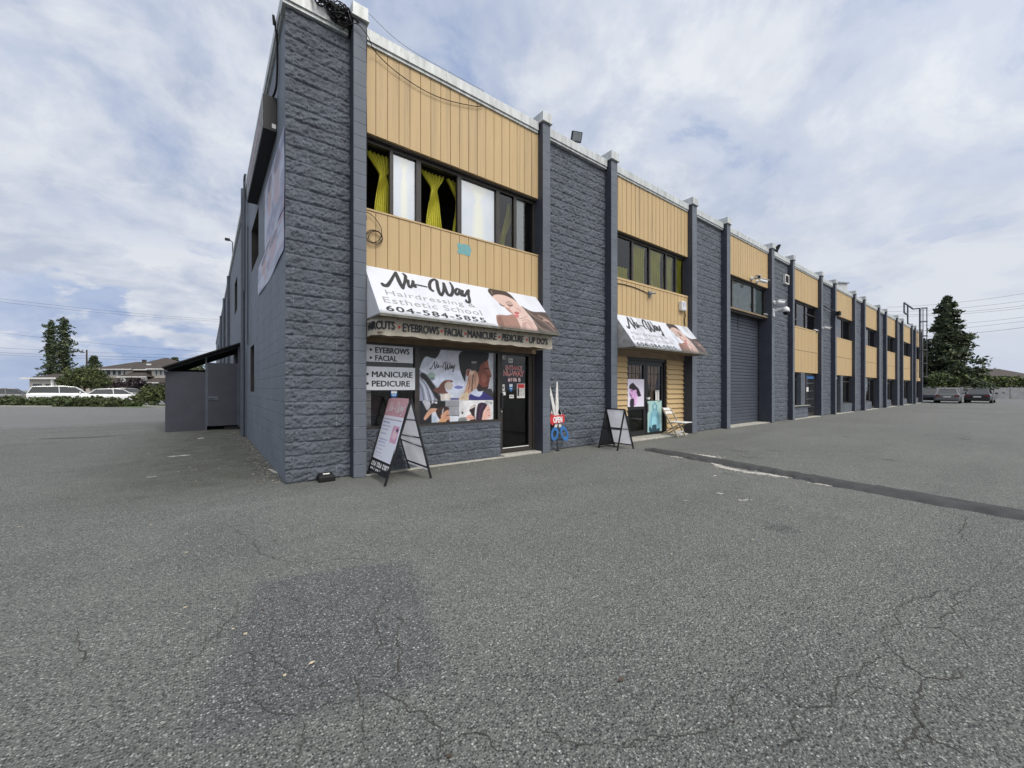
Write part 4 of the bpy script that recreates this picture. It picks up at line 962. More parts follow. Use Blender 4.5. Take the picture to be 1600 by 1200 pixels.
# service band hanging under the first awning
def band():
    Y = -.60; R_ = .22; x0, x1, z0, z1 = 1.10, 4.77, 2.235, 2.53
    path = [(x0, -.20)]+[(x0+R_-R_*math.cos(t), Y+R_-R_*math.sin(t)) for t in np.linspace(0, math.pi/2, 9)]
    n = 60
    path += [(x, Y) for x in np.linspace(x0+R_, x1, n)[1:]]+[(x1, -.10)]
    mb = MB(); rows = []
    for i, (x, y) in enumerate(path):
        sag = .012*math.sin(i*.55)+.008*math.sin(i*1.3)
        rows.append([(x, y, z1), (x, y-.004*math.sin(i*.9), (z0+z1)/2), (x, y+.01*math.sin(i*.7), z0+sag*.6)])
    m_ = len(rows); mb.add([p for r in rows for p in r], [(i*3+j, i*3+3+j, i*3+4+j, i*3+1+j) for i in range(m_-1) for j in range(2)][::1])
    vb = mb.build('valance', M['cream_vinyl'], aw1, smooth=False)
    mb = MB(); mb.box(x0+.05, x1-.02, Y+.02, -.01, z0+.03, z0+.05); mb.build('band_soffit', M['brown_soffit'], aw1)
    mb = MB()
    for x in np.arange(1.45, 4.7, .27): mb.tube([(x, Y-.002, z1-.035), (x, Y-.010, z1-.035)], .010, 8)
    mb.build('snap_fasteners', M['mould'], vb)
    # the word that runs round the rounded end
    tx = MB()
    v, f = text2d('HAIRCUTS', .006); v = v.copy(); w = .56; h_ = .125; v[:, 0] *= w/v[:, 0].max(); v[:, 1] *= h_/v[:, 1].max()
    P = np.array(path); seg = np.linalg.norm(np.diff(P, axis=0), axis=1); Ls = np.concatenate([[0], np.cumsum(seg)]); s0 = Ls[-1]-.50-(x1-1.40)-w
    s0 = np.interp(1.40, P[:70, 0], Ls[:70])-w
    bx = np.interp(s0+v[:, 0], Ls, P[:, 0]); by = np.interp(s0+v[:, 0], Ls, P[:, 1])
    for k, (dx_, dz_) in enumerate(((0, 0), (-.006, 0), (.006, 0), (0, .004), (0, -.004))): tx.add(np.stack([bx-.006+dx_, by-.012-.0003*k, 2.325+v[:, 1]+dz_], 1), f)
    tx.build('service_word', M['ink'], vb)
    for s, a, b, zz in (('EYEBROWS', 1.53, 2.16, 0), ('FACIAL', 2.27, 2.63, 0), ('MANICURE', 2.72, 3.34, 0), ('PEDICURE', 3.47, 3.99, 1), ("UP DO'S", 4.14, 4.63, 1)):
        tx = MB(); put_text(tx, s, (a, Y-.012, 2.315), (1, 0, 0), (0, 0, 1), b-a, .125, fat=.05, shear=.18 if s == 'PEDICURE' else 0); tx.build('service_word', M['ink'], vb)
    dx = MB()
    for x in (1.47, 2.21, 2.675, 3.41, 4.08):
        dx.add([(x+.022*math.cos(t), Y-.013, 2.375+.022*math.sin(t)) for t in np.linspace(0, 2*math.pi, 13)[:-1]], [tuple(range(12))])
    dx.build('bullet_marks', M['red_ink'], vb)
band()
# ---- sign boards on the shop window
def board(label, x0, x1, z0, z1, lines):
    t = MB(); t.box(x0, x1, -.024, -.012, z0, z1); o = tag(t.build('window_sign', M['white_vinyl'], loc=((x0+x1)/2, -.018, z0)), label, 'sign', 'white service signs in the shop window')
    for s, a, b, zb, zt in lines:
        m2 = MB(); put_text(m2, s, (a, -.024, zb), (1, 0, 0), (0, 0, 1), b-a, zt-zb, fat=.05)
        m2.build('lettering', M['ink'], o)
        m2 = MB(); c = (zb+zt)/2; m2.add([(a-.075+.022*math.cos(q), -.0262, c+.022*math.sin(q)) for q in np.linspace(0, 2*math.pi, 11)[:-1]], [tuple(range(10))]); m2.build('bullet_mark', M['ink'], o)
board('upper white window sign reading EYEBROWS and FACIAL', 1.145, 1.95, 1.855, 2.135, [('EYEBROWS', 1.29, 1.88, 2.005, 2.10), ('FACIAL', 1.29, 1.66, 1.875, 1.965)])
board('lower white window sign reading MANICURE and PEDICURE', 1.145, 1.99, 1.385, 1.775, [('MANICURE', 1.235, 1.94, 1.60, 1.695), ('PEDICURE', 1.235, 1.89, 1.445, 1.54)])
# ---- shop window posters
def barber_canvas():
    c = Canvas(1114, 1200, (196, 200, 214), .36)
    c.poly([(300,90),(600,90),(600,420),(420,500),(330,420)], (188,190,200), 6); c.rect(400, 130, 420, 560, (176,180,194), 4, .6)
    c.poly([(230,560),(420,420),(620,450),(640,640),(520,720),(300,640)], (206,212,230), 8)
    c.poly([(30,70),(335,70),(325,160),(292,225),(250,265),(205,252),(130,236),(85,300),(30,410)], (24,18,18), 1)
    c.poly([(130,236),(205,254),(250,262),(205,300),(130,380),(70,400),(60,370),(85,300)], (176,182,194), 2)
    c.ell(205, 490, 55, 42, (150,172,160), 3); c.ell(215, 530, 40, 20, (70,80,84), 3, .7)
    c.poly([(30,420),(80,440),(140,470),(210,560),(260,640),(330,815),(30,825)], (138,142,162), 2)
    for p in ([(40,540),(100,620),(130,720),(150,815)], [(50,500),(130,590),(190,700),(230,815)], [(110,530),(190,640),(250,740),(280,815)]): c.line(p, 22, (196,200,214), 2, .8)
    for p in ([(35,590),(80,660),(105,815)], [(70,530),(150,640),(200,815)], [(120,520),(210,660),(262,815)]): c.line(p, 12, (70,72,88), 2, .8)
    c.poly([(70,450),(130,470),(205,560),(262,660),(335,815),(285,815),(205,690),(120,560),(60,510)], (26,24,28), 1)
    c.line([(230,600),(290,680),(330,790)], 10, (30,26,28), 1)
    c.rect(330, 725, 460, 815, (196,188,178), 3); c.rect(385, 725, 440, 815, (214,208,200), 3)
    c.poly([(230,680),(300,640),(340,585),(400,545),(485,552),(486,576),(424,588),(390,620),(402,690),(432,722),(320,730)], (104,66,56), 2)
    c.line([(400,560),(470,562)], 14, (168,124,108), 2)
    c.ell(440, 625, 58, 54, (190,178,170), 2); c.line([(430,680),(450,760),(540,800)], 12, (206,202,206), 2)
    c.ell(570, 645, 62, 22, (112,116,178), 4); c.rect(460, 785, 580, 815, (84,84,130), 3)
    c.rect(985, 110, 1050, 815, (176,178,184), 4)
    c.poly([(900,690),(1010,668),(1040,815),(960,815)], (52,50,52), 2)
    c.poly([(690,815),(730,735),(800,715),(880,700),(960,740),(1030,815)], (50,46,112), 2)
    c.poly([(735,722),(858,680),(888,702),(880,740),(830,770)], (196,204,226), 2)
    c.poly([(835,430),(850,360),(905,300),(962,280),(978,370),(1012,490),(988,518),(990,545),(978,580),(968,650),(900,690),(828,690),(800,600),(812,480)], (120,62,50), 1)
    c.poly([(930,300),(962,290),(976,370),(1005,480),(960,470),(930,400)], (150,86,68), 4, True, .8); c.poly([(880,470),(940,480),(950,560),(890,580)], (158,96,78), 6, True, .6)
    c.poly([(826,590),(900,640),(968,630),(960,660),(900,692),(826,692)], (48,30,28), 4); c.line([(905,402),(945,392),(972,400)], 16, (34,20,18), 2); c.line([(945,580),(985,575)], 10, (84,36,34), 2)
    c.poly([(575,205),(620,160),(700,140),(860,134),(950,150),(978,195),(964,275),(905,310),(858,360),(842,430),(800,460),(760,425),(705,400),(672,430),(660,565),(630,525),(592,420),(574,300)], (14,11,12), 1)
    c.ell(700, 450, 30, 52, (148,88,76), 2, 1, .2); c.ell(705, 450, 14, 30, (88,46,40), 2)
    c.rect(738, 318, 816, 425, (40,38,40), 1); c.rect(745, 298, 812, 322, (140,138,142), 1)
    c.poly([(645,705),(680,600),(700,490),(738,430),(800,428),(838,520),(822,630),(775,680),(715,730),(650,800),(590,800)], (192,150,128), 2)
    for p in ([(760,440),(780,520),(770,600)], [(800,450),(800,540),(790,620)], [(700,520),(720,600),(700,680)]): c.line(p, 9, (120,80,66), 2)
    c.line([(765,480),(752,600),(748,700)], 12, (26,22,24), 1); c.ell(740, 450, 30, 26, (222,190,170), 3, .8)
    c.poly([(578,815),(620,738),(690,715),(700,815)], (206,186,158), 2); c.line([(600,800),(650,770)], 8, (160,140,112), 2)
    # lower left picture
    c.rect(20, 826, 576, 1180, (200,204,214), 0)
    c.rect(20, 826, 212, 1180, (22,23,32), 1); c.poly([(90,826),(180,826),(190,900),(150,950),(110,880)], (176,176,186), 2)
    c.rect(236, 826, 394, 930, (16,14,18), 1); c.rect(248, 840, 284, 862, (220,220,222), 1); c.poly([(190,900),(240,850),(300,900),(200,930)], (26,22,24), 2)
    c.rect(394, 826, 576, 1026, (150,151,157), 1); c.rect(394, 892, 576, 900, (96,96,102), 1); c.rect(394, 1016, 576, 1028, (74,74,80), 1)
    c.rect(210, 1030, 275, 1180, (176,190,208), 3); c.rect(300, 1028, 576, 1180, (214,218,228), 2)
    c.poly([(108,1050),(180,940),(240,925),(282,935),(280,962),(215,990),(130,1078)], (196,152,128), 1)
    c.poly([(265,960),(330,908),(432,908),(440,950),(400,980),(372,985),(352,1020),(330,1080),(292,1040)], (50,35,30), 1)
    c.poly([(345,1030),(385,970),(436,950),(446,1030),(458,1062),(432,1132),(340,1155),(290,1145),(330,1060)], (196,144,116), 1)
    c.poly([(378,1098),(448,1080),(436,1130),(380,1150)], (44,32,28), 2); c.line([(405,1025),(440,1020)], 10, (40,28,26), 1); c.line([(352,1000),(366,930)], 9, (210,206,204), 1); c.ell(352, 1030, 18, 24, (212,160,136), 1)
    c.poly([(262,1180),(330,1068),(372,1060),(410,1085),(380,1125),(320,1175)], (208,158,118), 1)
    # lower right picture
    c.rect(577, 816, 1060, 1180, (222,220,222), 0); c.rect(577, 826, 640, 1000, (208,206,208), 8); c.rect(612, 972, 634, 1002, (40,40,46), 1)
    c.poly([(715,945),(790,880),(786,1010),(800,1100),(760,1125),(716,1120),(740,1010)], (44,26,30), 1); c.line([(725,925),(800,885)], 26, (206,198,190), 1); c.line([(730,910),(795,880)], 6, (90,70,60), 1)
    c.poly([(575,1062),(670,1044),(684,1086),(575,1112)], (122,128,128), 1)
    c.poly([(668,1050),(720,1008),(782,1048),(776,1072),(700,1078)], (218,164,150), 1); c.line([(700,1050),(770,1050)], 5, (170,110,100), 1)
    c.poly([(806,1110),(820,900),(862,850),(930,856),(955,885),(930,930),(900,980),(880,1110)], (46,26,48), 1); c.line([(900,880),(860,960),(850,1080)], 18, (84,50,80), 3, .7)
    c.poly([(900,985),(930,925),(955,888),(990,915),(998,985),(1000,1010),(985,1052),(945,1075),(940,1112),(882,1112)], (230,184,170), 1)
    c.line([(950,950),(980,942)], 9, (60,40,44), 1); c.line([(960,1024),(992,1016)], 10, (196,90,96), 1); c.poly([(780,1112),(870,1095),(950,1112),(950,1140),(780,1140)], (60,34,40), 1)
    for p in ([(920,850),(950,835),(985,850)], [(985,850),(1010,840),(1015,862),(990,868)], [(945,850),(970,870)]): c.line(p, 8, (60,66,62), 1)
    return c
BC = barber_canvas()
def poster(label, x0, x1, z0, z1, y, nu, nv, cols, name='window_poster', group=None):
    mb = MB(); sheet(mb, (x0, y, z0), (1, 0, 0), (0, 0, 1), x1-x0, z1-z0, nu, nv, cols)
    return tag(mb.build(name, M['print'], loc=((x0+x1)/2, y, z0)), label, 'poster', group)
PG = .92
_b = photo_cols(BC, 650, 530, 8.57, PG)
bcol = lambda P, u, v: _b(P, u, v)*(.74+.52*fbm(P[..., 0]*7+3, P[..., 2]*7, 4, 4)[..., None])*(.86+.28*fbm(P[..., 0]*45, P[..., 2]*45, 14, 2)[..., None])
zsplit = yp(710, 625.7, .026)[1]
pst = poster('large window poster of a barber trimming a dark haired man beside the entrance', 2.09, 3.71, zsplit, 2.135, .026, 150, 90, bcol)
pl = MB(); put_logo(pl, (2.30, .026, 1.735), (1, 0, 0), (0, 0, 1), .52, .175, heavy=.95); pl.build('logo_lettering', M['ink'], pst)
xs = yp(717, 640, .026)[0]
poster('small window print of a bearded man having his hair cut', 2.09, xs-.002, .785, zsplit-.003, .026, 80, 46, bcol)
poster('small window print of a smiling woman with long plum hair being brushed', xs+.002, 3.71, .785, zsplit-.003, .026, 80, 46, bcol)
# ---- door and window stickers
def shield(label, cx, z0, y, w=.10, h=.16):
    out = [(-.5, 1), (.5, 1), (.5, .45), (.42, .25), (.25, .1), (0, 0), (-.25, .1), (-.42, .25), (-.5, .45)]
    mb = MB(); mb.prism([(cx+a*w, y, z0+b*h) for a, b in out][::-1], (0, -.002, 0)); o = tag(mb.build('shield_sticker', M['blue_paint'], loc=(cx, y, z0)), label, 'sticker', 'blue shield stickers')
    mb = MB(); mb.box(cx-.42*w, cx+.42*w, y-.0042, y-.0022, z0+.62*h, z0+.94*h); mb.box(cx-.3*w, cx+.3*w, y-.0042, y-.0022, z0+.36*h, z0+.44*h); mb.build('shield_band', M['white_paint'], o)
shield('blue and white shield sticker on the barred window above the printed sandwich board', 1.62, 1.245, .010, .115, .135)
shield('blue and white shield sticker on the dark entrance door', 4.22, 1.345, .098, .10, .17)
def sticker(label, x0, x1, z0, z1, m_='white_paint', y=.1, parts=()):
    mb = MB(); mb.box(x0, x1, y-.002, y, z0, z1); o = tag(mb.build('door_sticker', M[m_], loc=((x0+x1)/2, y, z0)), label, 'sticker', 'small stickers on the entrance door')
    for nm, a, b, c, d, mm in parts:
        mb = MB(); mb.box(a, b, y-.0042, y-.0022, c, d); mb.build(nm, M[mm], o)
sticker('faint grey square sticker in the top left corner of the dark entrance door', 3.955, 4.085, 2.02, 2.12, 'grey_ink', .1, [('sticker_print', 3.97, 4.03, 2.04, 2.10, 'worn_white')])
sticker('pale square sticker near the top middle of the dark entrance door', 4.16, 4.27, 1.965, 2.06, 'worn_white', .1, [('sticker_print', 4.175, 4.255, 1.99, 2.03, 'grey_ink')])
sticker('white crumpled sticker above the door handle of the entrance', 3.995, 4.055, 1.36, 1.50, 'worn_white', .1, [('sticker_print', 4.005, 4.035, 1.41, 1.45, 'ink')])
sticker('pale blank label under the crumpled sticker by the entrance handle', 3.985, 4.08, 1.27, 1.345, 'white_paint', .1)
sticker('small pale label below the shield on the entrance door', 4.18, 4.30, 1.205, 1.28, 'worn_white', .1, [('sticker_print', 4.20, 4.28, 1.235, 1.26, 'grey_ink')])
mb = MB(); mb.box(4.385, 4.605, .097, .1, 1.205, 1.52); hs = tag(mb.build('hours_sign', M['worn_white'], loc=(4.5, .1, 1.2)), 'white framed opening hours sign with red heading on the entrance door', 'sign')
mb = MB(); mb.box(4.40, 4.59, .0945, .0965, 1.425, 1.508); mb.build('heading_panel', M['red_ink'], hs)
mb = MB(); mb.box(4.40, 4.445, .0945, .0965, 1.25, 1.42); mb.build('day_column', M['ink'], hs)
mb = MB()
for z in np.arange(1.265, 1.42, .026): mb.box(4.455, 4.585, .0945, .0965, z, z+.007)
mb.build('printed_lines', M['grey_ink'], hs)
def outlined(label, s, x0, x1, z0, z1, y, m1, m2, group):
    t = thing('door_lettering', label, 'lettering', ((x0+x1)/2, y, z0), 0, group)
    mb = MB(); put_text(mb, s, (x0-.006, y, z0-.006), (1, 0, 0), (0, 0, 1), x1-x0+.012, z1-z0+.012, bold=.05); mb.build('outline', M[m2], t)
    mb = MB(); put_text(mb, s, (x0, y-.003, z0), (1, 0, 0), (0, 0, 1), x1-x0, z1-z0, bold=.006); mb.build('letters', M[m1], t)
outlined('red word ENTRANCE with pale outline on the entrance door', 'ENTRANCE', 4.08, 4.52, 1.815, 1.90, .1, 'red_ink', 'worn_white', 'lettering on the entrance door')
outlined('red shop name with pale outline in the middle of the entrance door', 'NU-WAY', 4.03, 4.58, 1.68, 1.79, .1, 'red_ink', 'worn_white', 'lettering on the entrance door')
outlined('pale unit number #106 B with red edge on the entrance door', '#106 B', 4.14, 4.48, 1.555, 1.645, .1, 'white_ink', 'red_ink', 'lettering on the entrance door')
# ---- curtains, blinds, panes of the first upper window
def curtain(label, rows, m_='yellow_cloth', y=.26, pleats=7, group='yellow tied curtains in the upper windows', amp=.035):
    """rows: (z, x left, x right) from top to bottom"""
    n = 42; mb = MB(); zs = np.linspace(rows[0][0], rows[-1][0], 30); R0 = np.array(rows)[::-1]
    V = []
    for z in zs:
        a = np.interp(z, R0[:, 0], R0[:, 1]); b = np.interp(z, R0[:, 0], R0[:, 2])
        for k in range(n):
            s_ = k/(n-1); V.append((a+(b-a)*s_+.004*math.sin(9*z+k), y+amp*min(1, (b-a)/.15)*math.sin(s_*pleats*2*math.pi+.6*math.sin(3*z))+.02*math.sin(s_*3.1), z))
    mb.add(V, [(j*n+i, (j+1)*n+i, (j+1)*n+i+1, j*n+i+1) for j in range(29) for i in range(n-1)])
    return tag(mb.build('curtain', M[m_], loc=(rows[0][1], y, rows[-1][0]), smooth=True), label, 'curtain', group)
def px_rows(pts, ox, oy, s, Y):
    out = []
    for yl, xl, xr in pts:
        X0, z = yp(ox+xl/s, oy+yl/s, Y); X1, _ = yp(ox+xr/s, oy+yl/s, Y); out.append((z, X0, X1))
    return sorted(out, key=lambda r: -r[0])
curtain('yellow tied curtain in the open pane next to the corner pillar', [(5.50,1.17,1.66),(5.42,1.24,1.66),(5.22,1.41,1.62),(5.14,1.46,1.58),(5.05,1.44,1.60),(4.80,1.41,1.63),(4.43,1.36,1.67)])
curtain('widest yellow tied curtain in the open pane between the white panes', [(5.50,2.20,2.70),(5.42,2.26,2.68),(5.25,2.42,2.58),(5.18,2.44,2.56),(5.08,2.42,2.58),(4.80,2.38,2.62),(4.43,2.33,2.68)])
curtain('yellow curtain drawn against the mullion right of the widest curtain', [(5.50,2.74,3.10),(5.40,2.82,3.10),(5.20,2.96,3.09),(5.12,2.98,3.08),(4.8,2.95,3.08),(4.43,2.90,3.10)], pleats=4)
curtain('dull yellow curtain swept aside behind the grey glass pane', [(5.45,4.25,4.42),(5.2,4.22,4.40),(4.95,4.15,4.30),(4.7,4.08,4.20),(4.43,4.04,4.14)], pleats=3)
def blind(label, x0, x1, m_='blind', name='window_blind', y=.145, frill=False):
    n = 40; mb = MB(); V = []
    for j in range(25):
        z = 4.41+(5.52-4.41)*j/24
        for k in range(n):
            s_ = k/(n-1); x = x0+(x1-x0)*s_
            if frill and k == n-1: x += .02*abs(math.sin(j*1.3))
            V.append((x, y+.006*math.sin(s_*26)*(1 if frill else .35), z))
    mb.add(V, [(j*n+i, j*n+i+1, (j+1)*n+i+1, (j+1)*n+i) for j in range(24) for i in range(n-1)])
    if not frill:   # sheer white cloth with a pale yellow tied curtain showing through
        A = np.array(V); s_ = (A[:, 0]-x0)/(x1-x0); t_ = (A[:, 2]-4.41)/1.11
        hw_ = np.interp(t_, [0, .6, .72, .8, 1.], [.17, .13, .06, .12, .34]); k_ = np.clip(1.4-np.abs(s_-.52)/hw_, 0, 1)[:, None]
        base_ = np.array([.40, .46, .54])+(np.array([.56, .60, .66])-np.array([.40, .46, .54]))*(fbm(s_*3, t_*3, 5, 3))[:, None]
        mb.col = base_*(1-k_)+np.array([.68, .68, .52])*k_; m_ = 'print'
    tag(mb.build(name, M[m_], loc=(x0, y, 4.41), smooth=True), label, 'blind' if not frill else 'curtain', 'white coverings in the first upper window')
blind('narrow white blind behind the pane beside the first yellow curtain', 1.64, 2.055)
blind('wide white blind behind the middle pane of the first upper window', 3.0, 3.815)
blind('white lace curtain with scalloped edge at the far end of the first upper window', 4.37, 4.60, 'lace', 'lace_curtain', frill=True)
for x0, x1 in ((1.64, 2.055), (3.0, 3.815), (3.915, 4.28), (4.36, 4.82)):
    mb = MB(); mb.quad((x0, .115, 4.41), (x1, .115, 4.41), (x1, .115, 5.52), (x0, .115, 5.52)); mb.build('glass', M['film_glass' if x0 < 3.9 else 'window_glass'], w1)
# bay two curtains
for lb, x0, x1 in (('bright yellow curtain low in the leftmost pane over the grimy awning', 7.55, 8.35), ('olive yellow curtain hanging in the dim second pane over the grimy awning', 8.55, 9.2), ('bright pleated yellow curtain in the middle pane over the grimy awning', 9.38, 9.95), ('olive yellow curtain in the narrow pane right of the middle over the grimy awning', 10.22, 10.65), ('yellow curtain in the rightmost pane over the grimy awning', 10.80, 11.12)):
    top = 4.75 if x0 < 8 else 5.52
    curtain(lb, [(top, x0, x1), (5.0 if top > 5 else 4.6, x0+.02, x1-.02), (4.43, x0+.01, x1)], y=.155 if x0 in (9.38, 10.80, 7.55) else .20, pleats=6)
# tan curtains in the double doors
for lb, x0, x1 in (('tan gathered curtain behind the left glazed door above the portrait poster', 8.38, 9.14), ('tan gathered curtain behind the right glazed door above the pale dress poster', 9.33, 10.04)):
    m_ = (x0+x1)/2; curtain(lb, [(2.08, x0, x1), (1.8, x0+.06, x1-.06), (1.5, m_-.17, m_+.17), (1.25, m_-.09, m_+.09), (1.05, m_-.07, m_+.07)], 'tan_cloth', .27, 8, 'tan curtains in the double doors')
# posters on the double doors
def bob_canvas():
    c = Canvas(120, 200, (214, 206, 222), 1.0)
    c.poly([(22,36),(40,28),(60,50),(80,70),(98,118),(100,122),(80,128),(66,118),(62,80),(40,84),(12,70),(12,50)], (30,18,32), 1)
    c.poly([(18,72),(40,80),(62,78),(64,100),(72,120),(70,150),(60,190),(48,190),(36,150),(24,140),(18,118),(14,98)], (206,160,206), 1)
    c.poly([(18,150),(36,140),(46,150),(44,200),(18,200)], (34,20,40), 2); c.ell(30, 84, 9, 3, (40,20,44), 1); c.ell(24, 116, 7, 4, (120,60,120), 1); c.line([(14,100),(20,120),(34,138)], 5, (90,50,96), 1)
    c.poly([(66,118),(72,150),(62,190),(56,160)], (222,184,224), 2); return c
b2 = bob_canvas()
poster('white poster of a dark bobbed woman in violet tones on the left glazed door', 8.375, 9.15, .90, 1.685, .165, 70, 70, lambda P, u, v: b2.sample(u*120, (1-v)*200)*1.1, 'door_poster', 'posters on the double doors')
def dress_canvas():
    c = Canvas(170, 370, (176, 212, 206), 1.0)
    c.poly([(70,30),(90,20),(108,50),(104,110),(80,120),(66,90)], (120,176,190), 3); c.ell(84, 72, 14, 24, (186,214,214), 2); c.line([(60,50),(64,130),(40,180)], 12, (90,150,170), 3); c.line([(112,50),(110,130),(136,170)], 10, (94,152,172), 3)
    c.poly([(58,120),(112,116),(136,150),(160,330),(150,345),(30,345),(10,350),(30,160)], (136,190,206), 3)
    c.poly([(60,200),(110,200),(120,280),(50,290)], (160,220,234), 4); c.poly([(24,300),(50,330),(60,290),(100,290),(110,340),(140,330),(140,370),(24,370)], (44,78,92), 3); c.line([(50,150),(40,300)], 5, (90,150,170), 2); c.line([(118,150),(130,300)], 5, (90,150,170), 2)
    c.rect(128, 8, 150, 18, (70,90,90), 1); return c
dc = dress_canvas()
poster('pale turquoise poster of a woman in a flowing dress low on the right glazed door', 9.33, 10.06, .13, 1.05, .165, 60, 80, lambda P, u, v: dc.sample(u*170, (1-v)*370)*.85, 'door_poster', 'posters on the double doors')
mb = MB(); mb.box(9.73, 9.93, .163, .167, 1.06, 1.36); dn = tag(mb.build('door_notice', M['worn_white'], loc=(9.83, .165, 1.06)), 'narrow white notice above the turquoise poster', 'notice')
mb = MB(); mb.box(9.825, 9.835, .1605, .1625, 1.08, 1.32); mb.box(9.75, 9.91, .1605, .1625, 1.33, 1.34); mb.build('ruled_lines', M['ink'], dn)
# ---- sandwich boards
def strut_frame(mb, a0, b0, a1, b1, r=.016, n=6): pass
def a_frame(label, top, feet, printed):
    """top: (near, far) ridge ends; feet: left near, left far, right near, right far"""
    t = thing('sandwich_board', label, 'sandwich board', ((feet[0][0]+feet[2][0])/2, (feet[0][1]+feet[1][1])/2, 0), 0, 'A-frame boards outside the salon')
    N_, F_ = Vector(top[0]), Vector(top[1]); LN, LF, RN, RF = (Vector(f) for f in feet)
    for nm, n_, f_ in (('left_leg_frame', LN, LF), ('right_leg_frame', RN, RF)):
        mb = MB(); mb.bar(N_, n_, .028, .028); mb.bar(F_, f_, .028, .028); mb.bar(N_+Vector((0, .01, 0)), F_-Vector((0, .01, 0)), .024, .024)
        lo = .14 if printed else .10
        mb.bar(n_.lerp(N_, lo), f_.lerp(F_, lo), .022, .022)
        if nm[0] == 'l' and not printed:
            for q in (.50, .54): mb.bar(n_.lerp(N_, q), f_.lerp(F_, q), .018, .018)
        if nm[0] == 'r':
            for q in ((.40, .52, .74) if printed else (.50,)): mb.bar(n_.lerp(N_, q), f_.lerp(F_, q+(.03 if q < .5 and printed else -.02)), .016, .016)
        mb.build('leg_frame', M['black_metal'], t)
    def panel(nm, n_, f_, lo, m_, off):
        mb = MB(); a = n_.lerp(N_, lo); b = f_.lerp(F_, lo); c = F_.lerp(f_, .01); d = N_.lerp(n_, .01)
        nn = (b-a).cross(d-a).normalized()*off; i = (b-a).normalized()*.014
        mb.prism([a+i+nn, b-i+nn, c-i+nn, d+i+nn], nn.normalized()*.006); return mb.build(nm, m_, t), a, b, c, d
    panel('grey_panel', RN, RF, .10, M['grey_panel'], .0)
    return t, N_, F_, LN, LF
t, N_, F_, LN, LF = a_frame('tall sandwich board with pink printed price panel and black phone strip', ((1.54, -.90, 1.245), (1.49, -.12, 1.26)), ((1.10, -.99, 0), (1.13, -.12, 0), (1.86, -.92, 0), (1.86, -.10, 0)), True)
a = LN.lerp(N_, .235); b_ = LF.lerp(F_, .235)
# outer face: u runs from the far edge to the near edge as one reads it
Oq = np.array(b_); Uq = np.array((a-b_)); wq = np.linalg.norm(Uq); Uq /= wq; Vq = np.array(F_-b_); hq = np.linalg.norm(Vq); Vq /= hq
nq = np.cross(Uq, Vq); nq /= np.linalg.norm(nq)
def af_cols(P, u, v):
    c = np.ones(u.shape+(3,))*np.array(lin((222, 224, 236)))
    pink = np.array(lin((196, 150, 158))); hd = (v > .70)[..., None]; c = np.where(hd, pink*(.9+.2*fbm(u*7, v*9, 3)[..., None]), c)
    c = np.where(((v > .64) & (v < .655) & (u > .05) & (u < .95))[..., None], np.array(lin((150, 140, 150))), c)
    c = np.where(((v > .675) & (v < .685) & (u > .1) & (u < .9))[..., None], np.array(lin((232, 214, 218))), c)
    for r0, r1, x0, x1, col in ((.575, .61, .06, .42, (150,155,190)), (.52, .55, .06, .5, (168,172,200)), (.47, .49, .06, .42, (176,180,206)), (.40, .42, .06, .38, (176,180,206)), (.31, .33, .06, .5, (160,166,198)), (.26, .28, .06, .45, (170,176,204)), (.21, .23, .06, .5, (176,180,206)), (.15, .17, .06, .42, (176,180,206)), (.09, .11, .08, .4, (182,186,208)), (.05,.06,.08,.5,(182,186,208))):
        m_ = (v > r0) & (v < r1) & (u > x0) & (u < x1) & (vnoise(u*60, v*90, int(r0*100)) > .32); c = np.where(m_[..., None], np.array(lin(col)), c)
    box_ = (u > .62) & (u < .94) & (v > .30) & (v < .56); c = np.where(box_[..., None], np.array(lin((206, 160, 184)))*(.75+.5*fbm(u*22, v*26, 8)[..., None]), c)
    blob = ((u-.79)/.10)**2+((v-.43)/.075)**2 < 1; c = np.where(blob[..., None], np.array(lin((226, 196, 206))), c); blob = ((u-.86)/.06)**2+((v-.50)/.035)**2 < 1; c = np.where(blob[..., None], np.array(lin((96, 66, 92))), c)
    return c*1.0
mb = MB(); mb.prism([a, b_, F_, N_], Vector(nq)*-.006); pn = mb.build('printed_panel', M['white_vinyl'], t)
mb = MB(); sheet(mb, Oq+nq*.002, Uq, Vq, wq, hq, 90, 130, af_cols); mb.build('panel_print', M['print'], pn)
mb = MB(); put_logo(mb, Oq+Uq*(.07*wq)+Vq*(.73*hq), Uq, Vq, .86*wq, .20*hq, lift=.003, heavy=.62); mb.build('logo_lettering', M['white_ink'], pn)
a2 = LN.lerp(N_, .075); b2_ = LF.lerp(F_, .075)
mb = MB(); mb.prism([a2, b2_, b_, a], Vector(nq)*-.006); ps = mb.build('phone_strip', M['black_metal'], t)
Vs = np.array(b_-b2_); hs_ = np.linalg.norm(Vs); Vs /= hs_
mb = MB(); put_text(mb, '604-584-5855', np.array(b2_)+Uq*.03*wq+Vs*.15*hs_, Uq, Vs, .93*wq, .66*hs_, fat=.05, lift=.003); mb.build('phone_lettering', M['white_ink'], ps)
t2, N_, F_, LN, LF = a_frame('smaller blank sandwich board with plain grey panel and black frame', ((6.71, -.97, .93), (6.70, -.45, .93)), ((6.43, -.98, 0), (6.46, -.42, 0), (6.99, -1.01, 0), (6.98, -.47, 0)), False)
mb = MB(); mb.prism([LF.lerp(F_, .06)+Vector((0, .012, 0)), Vector((6.95, -.458, .055)), F_+Vector((0, .012, -.02))], (0, .006, 0)); mb.build('black_triangle', M['black_metal'], t2)  # black triangular sheet filling the gap between the far legs
